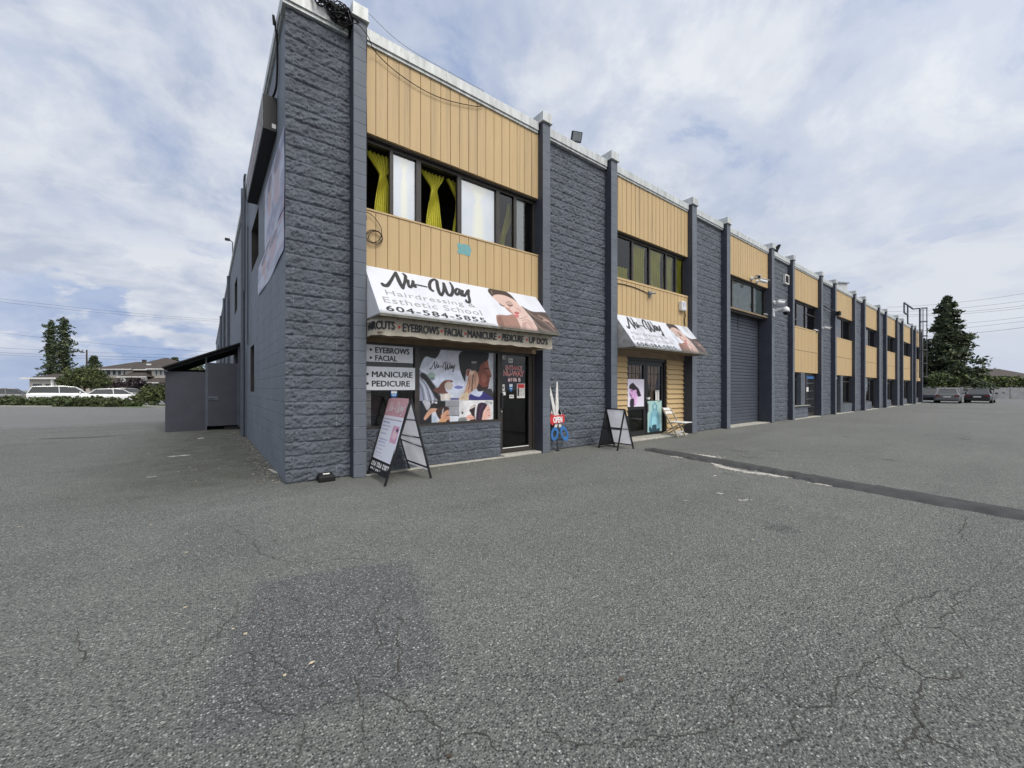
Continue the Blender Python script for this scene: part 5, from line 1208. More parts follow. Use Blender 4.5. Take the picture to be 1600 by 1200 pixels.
# ---- giant scissors OPEN sign on a rod
def scissors():
    Y = -.15; t = thing('open_sign', 'giant cutout scissors sign with red OPEN band and blue handles on a thin rod', 'sign', (5.36, Y, 0))
    def P(x, y): 
        X, z = yp(760+x/6.665, 540+y/6.665, Y); return (X, Y, z)
    def plate(pts, th, m_, name, dy=0., sm=True, parent=None):
        q = np.array([P(*p)[::2] for p in pts]); 
        if sm: q = catmull(q, 4, True)
        mb = MB(); mb.prism([(x, Y+dy, z) for x, z in q][::-1], (0, th, 0)); return mb.build(name, M[m_], parent or t)
    plate([(648,392),(658,400),(690,520),(716,640),(712,700),(730,760),(716,770),(696,690),(668,540)], .012, 'worn_white', 'blade', -.002, False)
    plate([(736,372),(746,378),(752,500),(756,640),(752,700),(730,770),(722,760),(724,640),(728,480)], .012, 'worn_white', 'blade', .011, False)
    plate([(696,650),(712,650),(735,720),(790,700),(770,660),(782,690),(800,730),(760,780),(700,760),(676,720)], .010, 'worn_white', 'pivot_plate', .024, False)
    rb = plate([(648,770),(668,704),(690,728),(778,722),(800,712),(806,762),(800,800),(690,812),(682,836),(660,810)], .012, 'red_ink', 'open_band', -.030, False)
    q = P(688, 806); r_ = P(778, 800); tp = P(690, 740)
    mb = MB(); put_text(mb, 'OPEN', (q[0], Y-.030, q[2]+.005), (1, 0, 0), (0, 0, 1), r_[0]-q[0], tp[2]-q[2]-.01, fat=.05, lift=.002); mb.build('lettering', M['white_ink'], rb)
    plate([(716,812),(742,812),(736,850),(708,850)], .012, 'worn_white', 'shank', 0, False); plate([(752,812),(776,812),(786,850),(758,850)], .012, 'worn_white', 'shank', 0, False)
    for (cx, cy, rx, ry, rot) in ((712, 920, 38, 72, .12), (812, 915, 38, 82, -.30)):
        n = 28; mb = MB(); o_ = []; i_ = []
        for k in range(n):
            a_ = 2*math.pi*k/n
            for lst, f in ((o_, 1.), (i_, .52)):
                x = rx*f*math.cos(a_); y = ry*f*math.sin(a_); lst.append(P(cx+x*math.cos(rot)-y*math.sin(rot), cy+x*math.sin(rot)+y*math.cos(rot)))
        V = o_+i_; W_ = [(x, y+.014, z) for x, y, z in V]; m_ = len(V)
        f = [(k, (k+1) % n, n+(k+1) % n, n+k) for k in range(n)]
        mb.add(V+W_, [tuple(reversed(q)) for q in f]+[tuple(m_+j for j in q) for q in f]+[(k, m_+k, m_+(k+1) % n, (k+1) % n) for k in range(n)]+[(n+k, n+(k+1) % n, m_+n+(k+1) % n, m_+n+k) for k in range(n)])
        mb.build('finger_loop', M['blue_paint'], t)
    mb = MB(); mb.tube([(5.385, Y+.03, 0.0), (5.36, Y+.035, .75)], .010, 8); mb.build('rod', M['black_metal'], t)
    mb = MB(); mb.tube([(5.385, Y+.03, 0.0), (5.385, Y+.03, .012)], .06, 14); mb.build('foot', M['black_metal'], t)
scissors()
# ---- folding chair
def chair():
    t = thing('folding_chair', 'worn white wooden folding chair beside the tan siding', 'chair', (10.03, -.3, 0))
    xa, xb = 9.82, 10.24; m_ = M['wood_worn']
    for x in (xa, xb):
        mb = MB(); mb.bar((x, -.51, 0), (x, .0, .85), .026, .040); mb.build('leg', m_, t)
        s = .035 if x == xa else -.035
        mb = MB(); mb.bar((x+s, .13, 0), (x+s, -.60, .43), .024, .036); mb.build('leg', m_, t)
    mb = MB(); mb.box(xa-.01, xb+.01, -.70, -.20, .425, .45); mb.build('seat', M['white_paint'], t, bevel=.008)
    for z, y in ((.70, -.09), (.80, -.03)):
        mb = MB(); mb.add([(xa+.014, y-.012, z-.035), (xb-.014, y-.012, z-.035), (xb-.014, y+.03, z+.04), (xa+.014, y+.03, z+.04), (xa+.014, y+.004, z-.04), (xb-.014, y+.004, z-.04), (xb-.014, y+.046, z+.035), (xa+.014, y+.046, z+.035)], [(0,1,2,3), (7,6,5,4), (0,4,5,1), (3,2,6,7), (0,3,7,4), (1,5,6,2)]); mb.build('back_slat', M['worn_white'], t)
    mb = MB(); mb.box(xa+.014, xb-.014, -.435, -.405, .13, .18); mb.build('stretcher', M['white_paint'], t)
    mb = MB(); mb.box(xa+.05, xb-.05, .02, .05, .045, .075); mb.build('stretcher', m_, t)
chair()
# ---- rodent bait box at the corner
mb = MB(); mb.loft([[(.40,-.20,0),(.62,-.20,0),(.62,-.045,0),(.40,-.045,0)], [(.395,-.205,.02),(.625,-.205,.02),(.625,-.04,.02),(.395,-.04,.02)], [(.395,-.205,.07),(.625,-.205,.07),(.625,-.04,.09),(.395,-.04,.09)], [(.42,-.18,.10),(.60,-.18,.10),(.60,-.045,.12),(.42,-.045,.12)]])
bx = tag(mb.build('bait_box', M['black_plastic'], loc=(.51, -.12, 0), bevel=.006), 'low black plastic bait box on the ground at the rough corner', 'bait box')
mb = MB(); mb.add([(.465,-.150,.1085),(.56,-.150,.1085),(.56,-.10,.1165),(.465,-.10,.1165)], [(0,1,2,3)]); mb.build('paper_label', M['white_paint'], bx)

# ================================================================== FIXTURES ON THE BUILDING
def floodlight(label, x, y, z, yaw, s=1.):
    t = thing('floodlight', label, 'floodlight', (x, y, z), 0, 'black floodlights on the roof edge')
    mb = MB(); mb.tube([(x, y, z), (x, y, z+.12*s)], .018*s, 8); mb.box(x-.05*s, x+.05*s, y-.03*s, y+.03*s, z, z+.02*s); mb.build('bracket', M['black_metal'], t)
    R_ = Matrix.Rotation(yaw, 3, 'Z') @ Matrix.Rotation(rad(24), 3, 'X'); c = Vector((x, y, z+.22*s))
    def bx(x0, x1, y0, y1, z0, z1, nm, m_):
        mb = MB(); mb.box(x0*s, x1*s, y0*s, y1*s, z0*s, z1*s); mb.v = [tuple(R_ @ Vector(p)+c) for p in mb.v]; mb.build(nm, m_, t, bevel=.004)
    bx(-.13, .13, -.03, .04, -.11, .11, 'lamp_housing', M['black_plastic']); bx(-.112, .112, -.036, -.031, -.092, .092, 'lamp_lens', M['galv'])
    mb = MB()
    for k in range(5): mb.box((-.1+k*.05-.005)*s, (-.1+k*.05+.005)*s, .041*s, .065*s, -.1*s, .1*s)
    mb.v = [tuple(R_ @ Vector(p)+c) for p in mb.v]; mb.build('cooling_fins', M['black_plastic'], t)
floodlight('black floodlight on the roof edge above the scissors sign panel', 6.12, -.02, 7.25, rad(-22))
floodlight('black floodlight tilted on the roof edge past the garage door bay', 18.75, -.02, 7.25, rad(35), 1.2)
t = thing('wall_lamp', 'small dark lamp on a stub post above the side wall roof edge', 'lamp', (-.02, 15.0, 7.26))
mb = MB(); mb.tube([(-.02, 15.0, 7.2), (-.02, 15.0, 7.95), (-.14, 15.0, 8.05)], .02, 6); mb.build('arm', M['black_metal'], t)
mb = MB(); mb.box(-.30, -.12, 14.92, 15.08, 8.0, 8.08); mb.build('lamp_head', M['black_plastic'], t)
def bullet_cam(label, base, tip_dir, s=1., wall=(0, 1, 0), group='white security cameras on the front'):
    t = thing('security_camera', label, 'security camera', base, 0, group); b = Vector(base); w = Vector(wall); d = Vector(tip_dir).normalized()
    mb = MB(); mb.tube([b, b-w*.03*s], .05*s, 14); mb.tube([b-w*.03*s, b-w*.11*s+Vector((0, 0, .01*s))], .018*s, 8); mb.build('bracket', M['white_plastic'], t)
    c = b-w*.13*s
    mb = MB(); mb.tube([c-d*.07*s, c+d*.13*s], .042*s, 14); mb.build('camera_body', M['white_plastic'], t, smooth=False)
    mb = MB(); up = Vector((0, 0, .047*s)); sd_ = d.cross(Vector((0, 0, 1))).normalized()*.045*s
    mb.prism([c-d*.07*s+up-sd_, c-d*.07*s+up+sd_, c+d*.18*s+up+sd_, c+d*.18*s+up-sd_], (0, 0, .008*s)); mb.build('sun_hood', M['white_plastic'], t)
    mb = MB(); mb.tube([c+d*.13*s, c+d*.134*s], .034*s, 14); mb.build('lens', M['black_plastic'], t)
bullet_cam('left bullet camera of the pair under the tan panel over the garage window', (15.95, -.055, 5.72), (-.6, -.6, -.15), 1.5)
bullet_cam('right bullet camera of the pair under the tan panel over the garage window', (16.45, -.055, 5.68), (.7, -.5, -.2), 1.5)
bullet_cam('bullet camera above the dome camera on the pillar right of the garage door', (17.78, PY-.002, 5.00), (.85, -.45, -.08), 1.6)
bullet_cam('small round camera on the inner side of the pillar right of the garage door', (17.598, .02, 4.50), (-.5, -.7, -.3), .8, (1, 0, 0))
bullet_cam('lower bullet camera in the cluster on the pillar past the barred shop door', (24.098, .02, 4.40), (-.7, -.6, -.3), 1.3, (1, 0, 0))
bullet_cam('upper bullet camera in the cluster on the pillar past the barred shop door', (24.20, PY-.002, 4.55), (.5, -.8, -.3), 1.3)
t = thing('dome_camera', 'white pan dome camera hanging from an arm on the pillar right of the garage door', 'security camera', (17.74, PY, 4.6))
mb = MB(); mb.box(17.66, 17.82, PY-.03, PY-.001, 4.42, 4.74); mb.loft([[(17.70,PY-.03,4.60),(17.78,PY-.03,4.60),(17.78,PY-.03,4.72),(17.70,PY-.03,4.72)], [(17.71,PY-.48,4.70),(17.77,PY-.48,4.70),(17.77,PY-.48,4.76),(17.71,PY-.48,4.76)]]); mb.build('arm', M['white_plastic'], t)
def dome(x, y, z, r, top):
    rings = [[(x+r_*math.cos(a_), y+r_*math.sin(a_), z_) for a_ in np.linspace(0, 2*math.pi, 17)[:-1]] for r_, z_ in top]
    mb = MB(); mb.loft(rings); return mb
dome(17.74, PY-.46, 0, 0, [(.04, 4.75), (.10, 4.70), (.125, 4.62), (.125, 4.54)]).build('housing', M['white_plastic'], t, smooth=True)
dome(17.74, PY-.46, 0, 0, [(.11, 4.539), (.105, 4.48), (.07, 4.43), (.01, 4.415)]).build('dome_lens', M['black_plastic'], t, smooth=True)
# junction box and the little camera with its conduit over the grimy awning
mb = MB(); mb.box(10.66, 10.92, -.16, -.056, 3.84, 4.12); jb = tag(mb.build('junction_box', M['white_plastic'], loc=(10.8, -.06, 3.84), bevel=.008), 'pale grey junction box on the tan panel beside the fourth pillar', 'junction box')
mb = MB(); mb.box(10.68, 10.90, -.168, -.161, 3.86, 4.10); mb.build('lid', M['grey_panel'], jb)
mb = MB(); mb.tube([(10.95, -.08, 3.86), (10.97, -.09, 3.7), (10.94, -.08, 3.55), (10.96, -.09, 3.38)], .018, 6); mb.build('loose_cable', M['black_plastic'], jb)
t = thing('wall_camera', 'small grey camera at the end of a sagging cable over the grimy awning', 'security camera', (9.1, -.06, 4.15))
mb = MB(); mb.box(9.02, 9.12, -.10, -.056, 4.03, 4.19); mb.build('base', M['galv'], t, bevel=.005)
mb = MB(); mb.tube([(9.08, -.10, 4.12), (8.98, -.19, 4.09)], .032, 10); mb.tube([(9.10, -.10, 4.14), (9.19, -.18, 4.13)], .026, 10); mb.build('camera_body', M['galv'], t)
mb = MB(); mb.tube([(7.46, -.063, 4.17), (7.9, -.064, 4.20), (8.4, -.064, 4.19), (8.8, -.064, 4.15), (9.02, -.07, 4.11)], .011, 6); mb.build('cable', M['black_plastic'], t)
t = thing('arm_lamp', 'short dark arm lamp reaching out from the pillar before the roof housing bay', 'lamp', (25.6, -.05, 5.75))
mb = MB(); mb.tube([(24.6, -.06, 5.85), (25.6, -.14, 5.72), (26.5, -.30, 5.62)], .03, 6); mb.build('arm', M['black_metal'], t)
mb = MB(); mb.box(26.4, 26.7, -.42, -.24, 5.45, 5.66); mb.build('lamp_head', M['black_plastic'], t)
# ---- cables
def wire(name, label, pts, r, cat='cable', m_='black_plastic', group=None, sm=6):
    mb = MB(); P = catmull(pts, sm); mb.tube(P.tolist(), r, 6); return tag(mb.build(name, M[m_], loc=pts[0]), label, cat, group)
mb = MB(); rr = random.Random(3)
for k in range(26):
    x0 = .28+rr.random()*.35; p = [(x0, -.06-rr.random()*.08, 7.30+rr.random()*.10)]
    for j in range(5): p.append((x0+.08*(j+1)+rr.uniform(-.06, .06), -.06-rr.random()*.16, 7.27-.05*j*rr.random()+rr.uniform(-.10, .10)))
    p.append((.86, -.03-rr.random()*.1, 7.05+rr.random()*.2)); mb.tube(catmull(p, 4).tolist(), .007+.006*rr.random(), 5)
for k in range(5):
    c = (.72+rr.uniform(-.08, .05), -.12, 7.22+rr.uniform(-.06, .08)); R0 = .07+.05*rr.random(); ph = rr.random()*6
    mb.tube([(c[0]+R0*math.cos(a_), c[1]+.03*math.sin(a_+ph), c[2]+R0*math.sin(a_)) for a_ in np.linspace(0, 6.1, 18)], .008, 5)
cb = tag(mb.build('cable_bundle', M['black_plastic'], loc=(.7, -.1, 7.2)), 'tangled bundle of black cables on the roof edge at the corner pillar', 'cables')
mb = MB()
for k in range(5): mb.tube([(-.05+k*.02, -.09, 7.30+k*.015), (.35+k*.03, -.10, 7.285+k*.01), (.60, -.11, 7.26)], .008, 5)
mb.build('lead_in_cables', M['black_plastic'], cb)
wire('cable', 'black cable crossing the top of the corner pillar to the first tan panel', [(.75, -.1, 7.02), (.84, -.23, 7.06), (.95, -.25, 7.10), (1.10, -.26, 6.98), (1.25, -.12, 6.93), (1.6, -.09, 6.80), (2.1, -.085, 6.72), (2.6, -.085, 6.75), (3.2, -.085, 6.9), (3.4, -.085, 7.0)], .007, group='loose cables at the corner pillar')
wire('cable', 'thin cable running down beside the corner pillar past the first window', [(1.13, -.10, 7.1), (1.12, -.085, 6.4), (1.13, -.08, 5.6), (1.13, -.08, 4.9), (1.12, -.08, 4.3), (1.13, -.085, 4.15)], .006, group='loose cables at the corner pillar')
mb = MB()
mb.tube(catmull([(1.13, -.085, 4.28), (1.25, -.09, 4.22), (1.36, -.09, 4.08), (1.37, -.09, 3.92)], 6).tolist(), .006, 5)
for k, (R0, dx) in enumerate(((.135, .0), (.115, .015), (.125, -.02))):
    mb.tube([(1.255+dx+R0*1.0*math.cos(a_), -.085-.008*k, 3.90+R0*.85*math.sin(a_+.2*k)) for a_ in np.linspace(.2, 6.4, 24)], .006, 5)
tag(mb.build('cable_coil', M['black_plastic'], loc=(1.25, -.08, 3.9)), 'small coil of black cable hanging on the tan boards above the first awning', 'cable')
wire('overhead_wire', 'thin pale wire slanting from the corner pillar cap to the roof edge', [(1.12, -.22, 7.40), (1.6, -.14, 7.30), (2.2, -.11, 7.27), (3.4, -.11, 7.27)], .004, 'wire', 'galv')

# ================================================================== SIDE WALL THINGS
t = thing('box_sign', 'long black box sign with pale face high on the side wall', 'sign', (0, 2.6, 5.65))
SY0, SY1, SZ0, SZ1, SX = 1.0, 4.28, 5.68, 6.25, -.20
mb = MB(); mb.box(SX, -.002, SY0, SY1, SZ0, SZ1); mb.build('cabinet', M['black_metal'], t, bevel=.006)
mb = MB(); mb.box(SX-.006, SX-.001, SY0+.02, SY1-.02, SZ0+.03, SZ1-.03); mb.build('sign_face', M['stained_vinyl'], t)
mb = MB(); mb.add([(SX-.0085, y, z) for y, z in ((1.4, 5.9), (3.9, 5.9), (3.9, 6.06), (1.4, 6.06))], [(0, 3, 2, 1)]); mb.build('faded_print', mat('faded_print', (.34, .25, .27), .6, .4, 9), t)
mb = MB(); mb.add([(-.075, SY0-.003, 5.73), (-.018, SY0-.003, 5.73), (-.018, SY0-.003, 5.80), (-.075, SY0-.003, 5.80)], [(0, 1, 2, 3)]); mb.build('paper_label', M['white_paint'], t)
def faded(seed):
    def f(P, u, v):
        n = fbm(u*4.2+seed, v*4.6, seed, 4); n2 = fbm(u*9, v*11+seed, seed+9, 3)
        a = np.array(lin((206, 212, 232))); b_ = np.array(lin((150, 152, 186))); c_ = np.array(lin((214, 172, 178)))
        c = a+(b_-a)*np.clip((n-.45)*4, 0, 1)[..., None]; c = c+(c_-c)*np.clip((n2-.55)*3.2, 0, .75)[..., None]
        for cx, cy, rx, ry, cl in ((.30, .62, .10, .22, (206, 176, 180)), (.68, .55, .11, .25, (202, 180, 192)), (.30, .86, .13, .10, (126, 118, 142)), (.68, .85, .14, .11, (140, 128, 150))):
            d = ((u-cx)/rx)**2+((v-cy)/ry)**2; c = np.where((d < 1)[..., None], np.array(lin(cl))*(.9+.2*n2[..., None]), c)
        return c*.95
    return f
for lb, y0, y1, z0, z1, sd_ in (('upper faded pink and lavender vinyl banner on the side wall under the box sign', .14, 2.62, 4.12, 5.34, 2), ('lower faded vinyl banner sagging on the side wall beneath the upper one', .18, 3.92, 3.50, 4.115, 6)):
    n = 60; mb = MB()
    O = np.array((-.012, y1, z0)); nu, nv = 70, 40; u, v = np.meshgrid(np.linspace(0, 1, nu), np.linspace(0, 1, nv))
    P = np.stack([-.014-.008*np.sin(u*9+v*4)*(1-v), y1+(y0-y1)*u, z0+(z1-z0)*v-.06*np.sin(u*math.pi)*(1-v)*(1 if sd_ == 6 else 0)], -1)
    c = faded(sd_)(P, u, v); mb.add(P.reshape(-1, 3), [(j*nu+i, j*nu+i+1, (j+1)*nu+i+1, (j+1)*nu+i) for j in range(nv-1) for i in range(nu-1)]); mb.col = c.reshape(-1, 3)
    tag(mb.build('wall_banner', M['vinyl_print'], loc=(-.01, (y0+y1)/2, z0)), lb, 'banner', 'faded vinyl banners on the side wall')
wire('conduit', 'black conduit curving from the roof edge down to the box sign', [(-.09, .62, 7.15), (-.10, .60, 7.28), (-.05, .66, 7.05), (-.03, .72, 6.7), (-.03, .85, 6.35), (-.06, 1.05, 6.26)], .018)
def pipe(label, pts, r, m_='paint_side'): mb = MB(); mb.tube(pts, r, 8); return tag(mb.build('drain_pipe', M[m_], loc=(pts[-1][0], pts[-1][1], 0)), label, 'pipe', 'painted pipes on the side wall')
pipe('thick painted downpipe on the side wall beside the lean-to shed', [(-.09, 7.35, 7.25), (-.09, 7.35, .02)], .055)
pipe('hooked vent pipe rising above the roof edge behind the box sign', [(-.08, 7.0, 4.2), (-.08, 7.0, 7.35), (-.08, 6.8, 7.42), (-.08, 6.62, 7.36)], .03)
pipe('thin painted conduit beside the upper side window', [(-.05, 6.35, 5.85), (-.05, 6.35, 2.6)], .022)
pipe('far painted downpipe near the third upper side window', [(-.09, 17.5, 7.0), (-.09, 17.5, .02)], .06)
pipe('painted standpipe between the far side windows', [(-.09, 23.6, 7.0), (-.09, 23.6, .02)], .07)
pipe('most distant painted downpipe on the side wall', [(-.09, 31, 7.0), (-.09, 31, .02)], .07)
# ---- lean-to shed
t = thing('lean_to_shed', 'dark slate painted lean-to shed with sloping roof and door', 'shed', (-1.0, 10.5, 0))
Y0, Y1 = 10.40, 14.6
mb = MB(); mb.box(-2.0, -.94, Y0, Y0+.06, 0, 1.98); mb.box(-2.0, -1.94, Y0+.06, Y1, 0, 1.98); mb.box(-2.0, 0, Y1, Y1+.06, 0, 2.2); mb.build('wall', M['shed_paint'], t)
mb = MB(); mb.box(-.93, -.06, Y0-.03, Y0+.02, .14, 2.30)
dd = mb.build('door', M['shed_paint'], t)
mb = MB(); mb.box(-.93, -.90, Y0-.035, Y0-.03, .16, 2.28); mb.box(-.09, -.06, Y0-.035, Y0-.03, .16, 2.28); mb.build('door_edge', M['paint_side'], dd)
mb = MB(); mb.box(-.92, -.62, Y0-.045, Y0-.031, 1.02, 1.16); mb.tube([(-.90, Y0-.05, 1.09), (-.74, Y0-.07, 1.09)], .014, 8); mb.build('latch', M['paint_side'], dd)
mb = MB(); mb.box(-.97, -.93, Y0-.02, Y0+.05, 0, 2.52); mb.box(-.06, -.005, Y0-.02, Y0+.05, .0, 2.9); mb.build('post', M['paint_side'], t)
mb = MB(); mb.prism([(-2.06, Y0-.25, 2.06), (.0, Y0-.25, 2.99), (.0, Y0-.25, 3.04), (-2.06, Y0-.25, 2.11)], (0, Y1-Y0+.5, 0)); mb.build('roof', M['black_plastic'], t)
mb = MB()
for k in range(6):
    y = Y0+.1+k*.8; mb.prism([(-2.0, y, 2.0), (0, y, 2.9), (0, y, 2.985), (-2.0, y, 2.085)], (0, .05, 0))
mb.build('rafters', M['black_metal'], t)
mb = MB(); mb.box(-.45, -.02, Y0-.16, Y0-.04, .0, .09); tag(mb.build('concrete_block', M['black_plastic'], loc=(-.2, 10.3, 0)), 'dark wedge block on the ground under the shed door', 'block')

# ---- caged roof ladder near the far end
t = thing('roof_ladder', 'tall black caged ladder on the far end of the front', 'ladder', (55.0, -.4, 2.5))
LX, LY, LW, LR = 54.3, -.24, .5, .36
for x in (LX, LX+LW):
    mb = MB(); mb.bar((x, LY, 2.5), (x, LY, 9.3), .07, .07); mb.build('rail', M['galv_dark'], t)
mb = MB()
for z in np.arange(2.6, 7.4, .3): mb.bar((LX, LY, z), (LX+LW, LY, z), .03, .03)
mb.build('rungs', M['galv_dark'], t)
for z in (2.6, 3.9, 5.2, 6.6, 8.0, 9.3):
    mb = MB(); mb.tube([(LX+LW/2+LR*math.cos(a_), LY-.16-LR*math.sin(a_), z) for a_ in np.linspace(-.5, math.pi+.5, 16)], .035, 6); mb.build('cage_hoop', M['galv_dark'], t)
mb = MB()
for a_ in np.linspace(.1, math.pi-.1, 4): mb.bar((LX+LW/2+LR*math.cos(a_), LY-.16-LR*math.sin(a_), 2.6), (LX+LW/2+LR*math.cos(a_), LY-.16-LR*math.sin(a_), 9.3), .035, .035)
mb.build('cage_bars', M['galv_dark'], t)
mb = MB()
for a_, b_ in (((51.4, .2, 7.3), (51.4, .2, 9.3)), ((49.6, .2, 8.4), (49.6, .2, 9.3)), ((49.6, .2, 9.3), (54.3, .2, 9.3)), ((49.6, .2, 8.4), (51.4, .2, 8.4)), ((54.3, .2, 9.3), (54.3, LY, 9.3)), ((51.4, .2, 7.6), (54.3, .2, 7.6))): mb.bar(a_, b_, .10, .10)
mb.build('landing_rail', M['galv_dark'], t)

# ================================================================== VEGETATION
def leaf_quads(mb, C, size, rng, mi=0, droop=.0, flat=.0, elong=1.6):
    n = len(C); a = rng.normal(size=(n, 3)); a[:, 2] = a[:, 2]*(1-flat)-droop; a /= np.linalg.norm(a, axis=1)[:, None]+1e-9
    b = rng.normal(size=(n, 3)); b -= a*(a*b).sum(1)[:, None]; b /= np.linalg.norm(b, axis=1)[:, None]+1e-9
    s = (size*(.6+.8*rng.random(n)))[:, None]; a = a*s*elong*.5; b = b*s*.5
    V = np.stack([C-a, C+b*.8, C+a, C-b*.8], 1).reshape(-1, 3)
    o = len(mb.v); mb.v.extend(map(tuple, V.tolist())); mb.f.extend([(o+4*i, o+4*i+1, o+4*i+2, o+4*i+3) for i in range(n)])
    mb.mi.extend([mi]*n if np.isscalar(mi) else list(mi))
def conifer(name, label, base, h, r, n=9000, seed=0, bare=.08, shape=.85, droop=.35, size=.34, group=None, gap=.25, mats=('needle', 'needle2')):
    rng = np.random.default_rng(seed); t = thing(name, label, 'tree', base, 0, group); B = np.array(base)
    mb = MB(); mb.tube([B, B+[.05*h*.1, 0, h*.5], B+[0, 0, h*.97]], .022*h, 8, r1=.02); mb.build('trunk', M['bark'], t)
    mb = MB(); cr_ = MB(); nb = int(h*9); per = max(8, n//nb)
    for k in range(nb):
        f = bare+(1-bare)*((k+rng.random())/nb); z = h*f; L = r*(1-f)**shape*(.62+.55*rng.random())+.12
        if rng.random() < gap*.35: L *= .45
        an = k*2.39996+rng.normal()*.3; d = np.array([math.cos(an), math.sin(an), 0])
        m_ = max(6, int(per*(.35+1.3*L/r))); s = rng.random(m_)**.62
        C = B+np.array([0, 0, z])+d*(s*L)[:, None]; C[:, 2] += -droop*L*s**1.3*.6+.10*L*s
        C += rng.normal(size=(m_, 3))*np.stack([.10+.13*L*(1-.5*s)]*2+[.07+.05*L*np.ones(m_)], 1)
        leaf_quads(cr_, C, size, rng, (rng.random(m_) < .3).astype(int), .25, .35, 1.9)
        if L > .7:
            e = B+np.array([0, 0, z])+d*L*.8; e[2] += -droop*L*.4
            mb.tube([B+np.array([0, 0, z]), e], .02+.012*L, 5, r1=.01)
    mb.build('branches', M['bark'], t); cr_.build('crown', [M[m_] for m_ in mats], t); return t
def leafy(name, label, base, blobs, n, size, seed, m_, stems=True, cat='tree', group=None, trunk_r=.12):
    """blobs: (dx, dy, z, rx, ry, rz) relative to the base, filled with leaf clusters"""
    rng = np.random.default_rng(seed); t = thing(name, label, cat, base, 0, group); B = np.array(base)
    cr_ = MB(); mats = [M[k] for k in m_]; vol = np.array([b[3]*b[4]*b[5] for b in blobs])**(2/3); vol /= vol.sum()
    for w, (dx, dy, z, rx, ry, rz) in zip(vol, blobs):
        k = max(4, int(n*w/14)); d = rng.normal(size=(k, 3)); d /= np.linalg.norm(d, axis=1)[:, None]; rr = (.45+.55*rng.random(k)**.5)[:, None]
        cc = B+np.array([dx, dy, z])+d*rr*np.array([rx, ry, rz])*(.85+.3*rng.random((k, 1)))
        C = (cc[:, None]+rng.normal(size=(k, 14, 3))*min(rx, rz)*.14).reshape(-1, 3); C[:, 2] = np.maximum(C[:, 2], B[2]+.03)
        tone = np.repeat((rng.random(k) < .4).astype(int), 14) if len(mats) > 1 else 0
        leaf_quads(cr_, C, size, rng, tone, 0, .2, 1.3)
    if stems:
        mb = MB(); z0 = min(b[2] for b in blobs)
        mb.tube([B, B+[0, 0, max(.4, z0*.7)]], trunk_r, 7, r1=trunk_r*.7)
        for dx, dy, z, rx, ry, rz in blobs: mb.tube([B+[0, 0, max(.3, z0*.6)], B+np.array([dx*.5, dy*.5, z*.75]), B+np.array([dx, dy, z+rz*.3])], trunk_r*.5, 5, r1=.015)
        mb.build('trunk' if cat == 'tree' else 'stem', M['bark'], t)
    cr_.build('crown' if cat == 'tree' else 'foliage', mats, t); return t
def hedge(label, p0, p1, h, w, n, size, seed, m_, wob=.25):
    rng = np.random.default_rng(seed); p0, p1 = np.array(p0), np.array(p1); L = np.linalg.norm((p1-p0)[:2]); d = (p1-p0)/L; nn = np.array([-d[1], d[0], 0])
    s = rng.random(n)*L; top = h*(1-wob+2*wob*fbm(s*.55, s*0+seed, seed, 3)); v = rng.random(n)**.6; u = rng.normal(size=n)*.42*w*(1-.45*v)
    C = p0+d*s[:, None]+nn*u[:, None]; C[:, 2] = p0[2]+.03+v*top
    mb = MB(); leaf_quads(mb, C, size, rng, (rng.random(n) < .35).astype(int), 0, .2, 1.3)
    return tag(mb.build('hedge', [M[k] for k in m_], loc=tuple((p0+p1)/2)), label, 'hedge')
# right: big conifer, hedge and wall at the end of the yard
conifer('conifer_tree', 'tall dark dense conifer behind the concrete wall at the yard end', at(1480, 61), 15.6, 5.0, 17000, 5, .04, .74, .36, .31, gap=.9)
conifer('conifer_tree', 'short dark conifer between the building end and the tall conifer', at(1440, 66), 9.6, 3.4, 7000, 6, .04, .8, .3, .40)
fenceD = 57.0
t = thing('concrete_wall', 'pale grey concrete panel wall along the end of the yard', 'wall', at(1500, fenceD))
a_, b_ = np.array(at(1425, fenceD)), np.array(at(1680, fenceD)); n = 10
for k in range(n):
    p, q = a_+(b_-a_)*k/n, a_+(b_-a_)*(k+1)/n; d = (q-p)/np.linalg.norm(q-p); nn = np.array([-d[1], d[0], 0])*.07
    mb = MB(); mb.prism([p+d*.08-nn, q-d*.08-nn, q-d*.08+nn, p+d*.08+nn], (0, 0, 1.62)); mb.build('wall_panel', M['fence_grey'], t)
    mb = MB(); mb.prism([p-d*.08-nn*1.8, p+d*.08-nn*1.8, p+d*.08+nn*1.8, p-d*.08+nn*1.8], (0, 0, 1.74)); mb.build('post', M['fence_grey'], t)
hedge('bright green hedge growing over the concrete wall below the tall conifer', at(1452, 58.6), at(1680, 58.6), 3.25, 1.6, 9000, .26, 12, ('hedge_leaf', 'hedge_leaf_light'))
def house_far():
    t = thing('house', 'low brown roofed house behind the right side of the tall conifer', 'house', at(1560, 78), cam.rotation_euler.z)
    mb = MB(); mb.box(-6, 8, 0, 8, 0, 3.6); mb.build('wall', M['stucco'], t, local=True)
    mb = MB(); mb.add([(-7,-1,3.5),(9,-1,3.5),(9,9,3.5),(-7,9,3.5),(-3,4,5.6),(5,4,5.6)], [(0,1,5,4),(1,2,5),(2,3,4,5),(3,0,4),(3,2,1,0)]); mb.build('roof', M['shingle'], t, local=True)
    for x in (-3.5, 1, 5):
        mb = MB(); mb.box(x, x+1.6, -.05, .02, 1.5, 2.8); mb.build('window', M['house_glass'], t, local=True)
house_far()
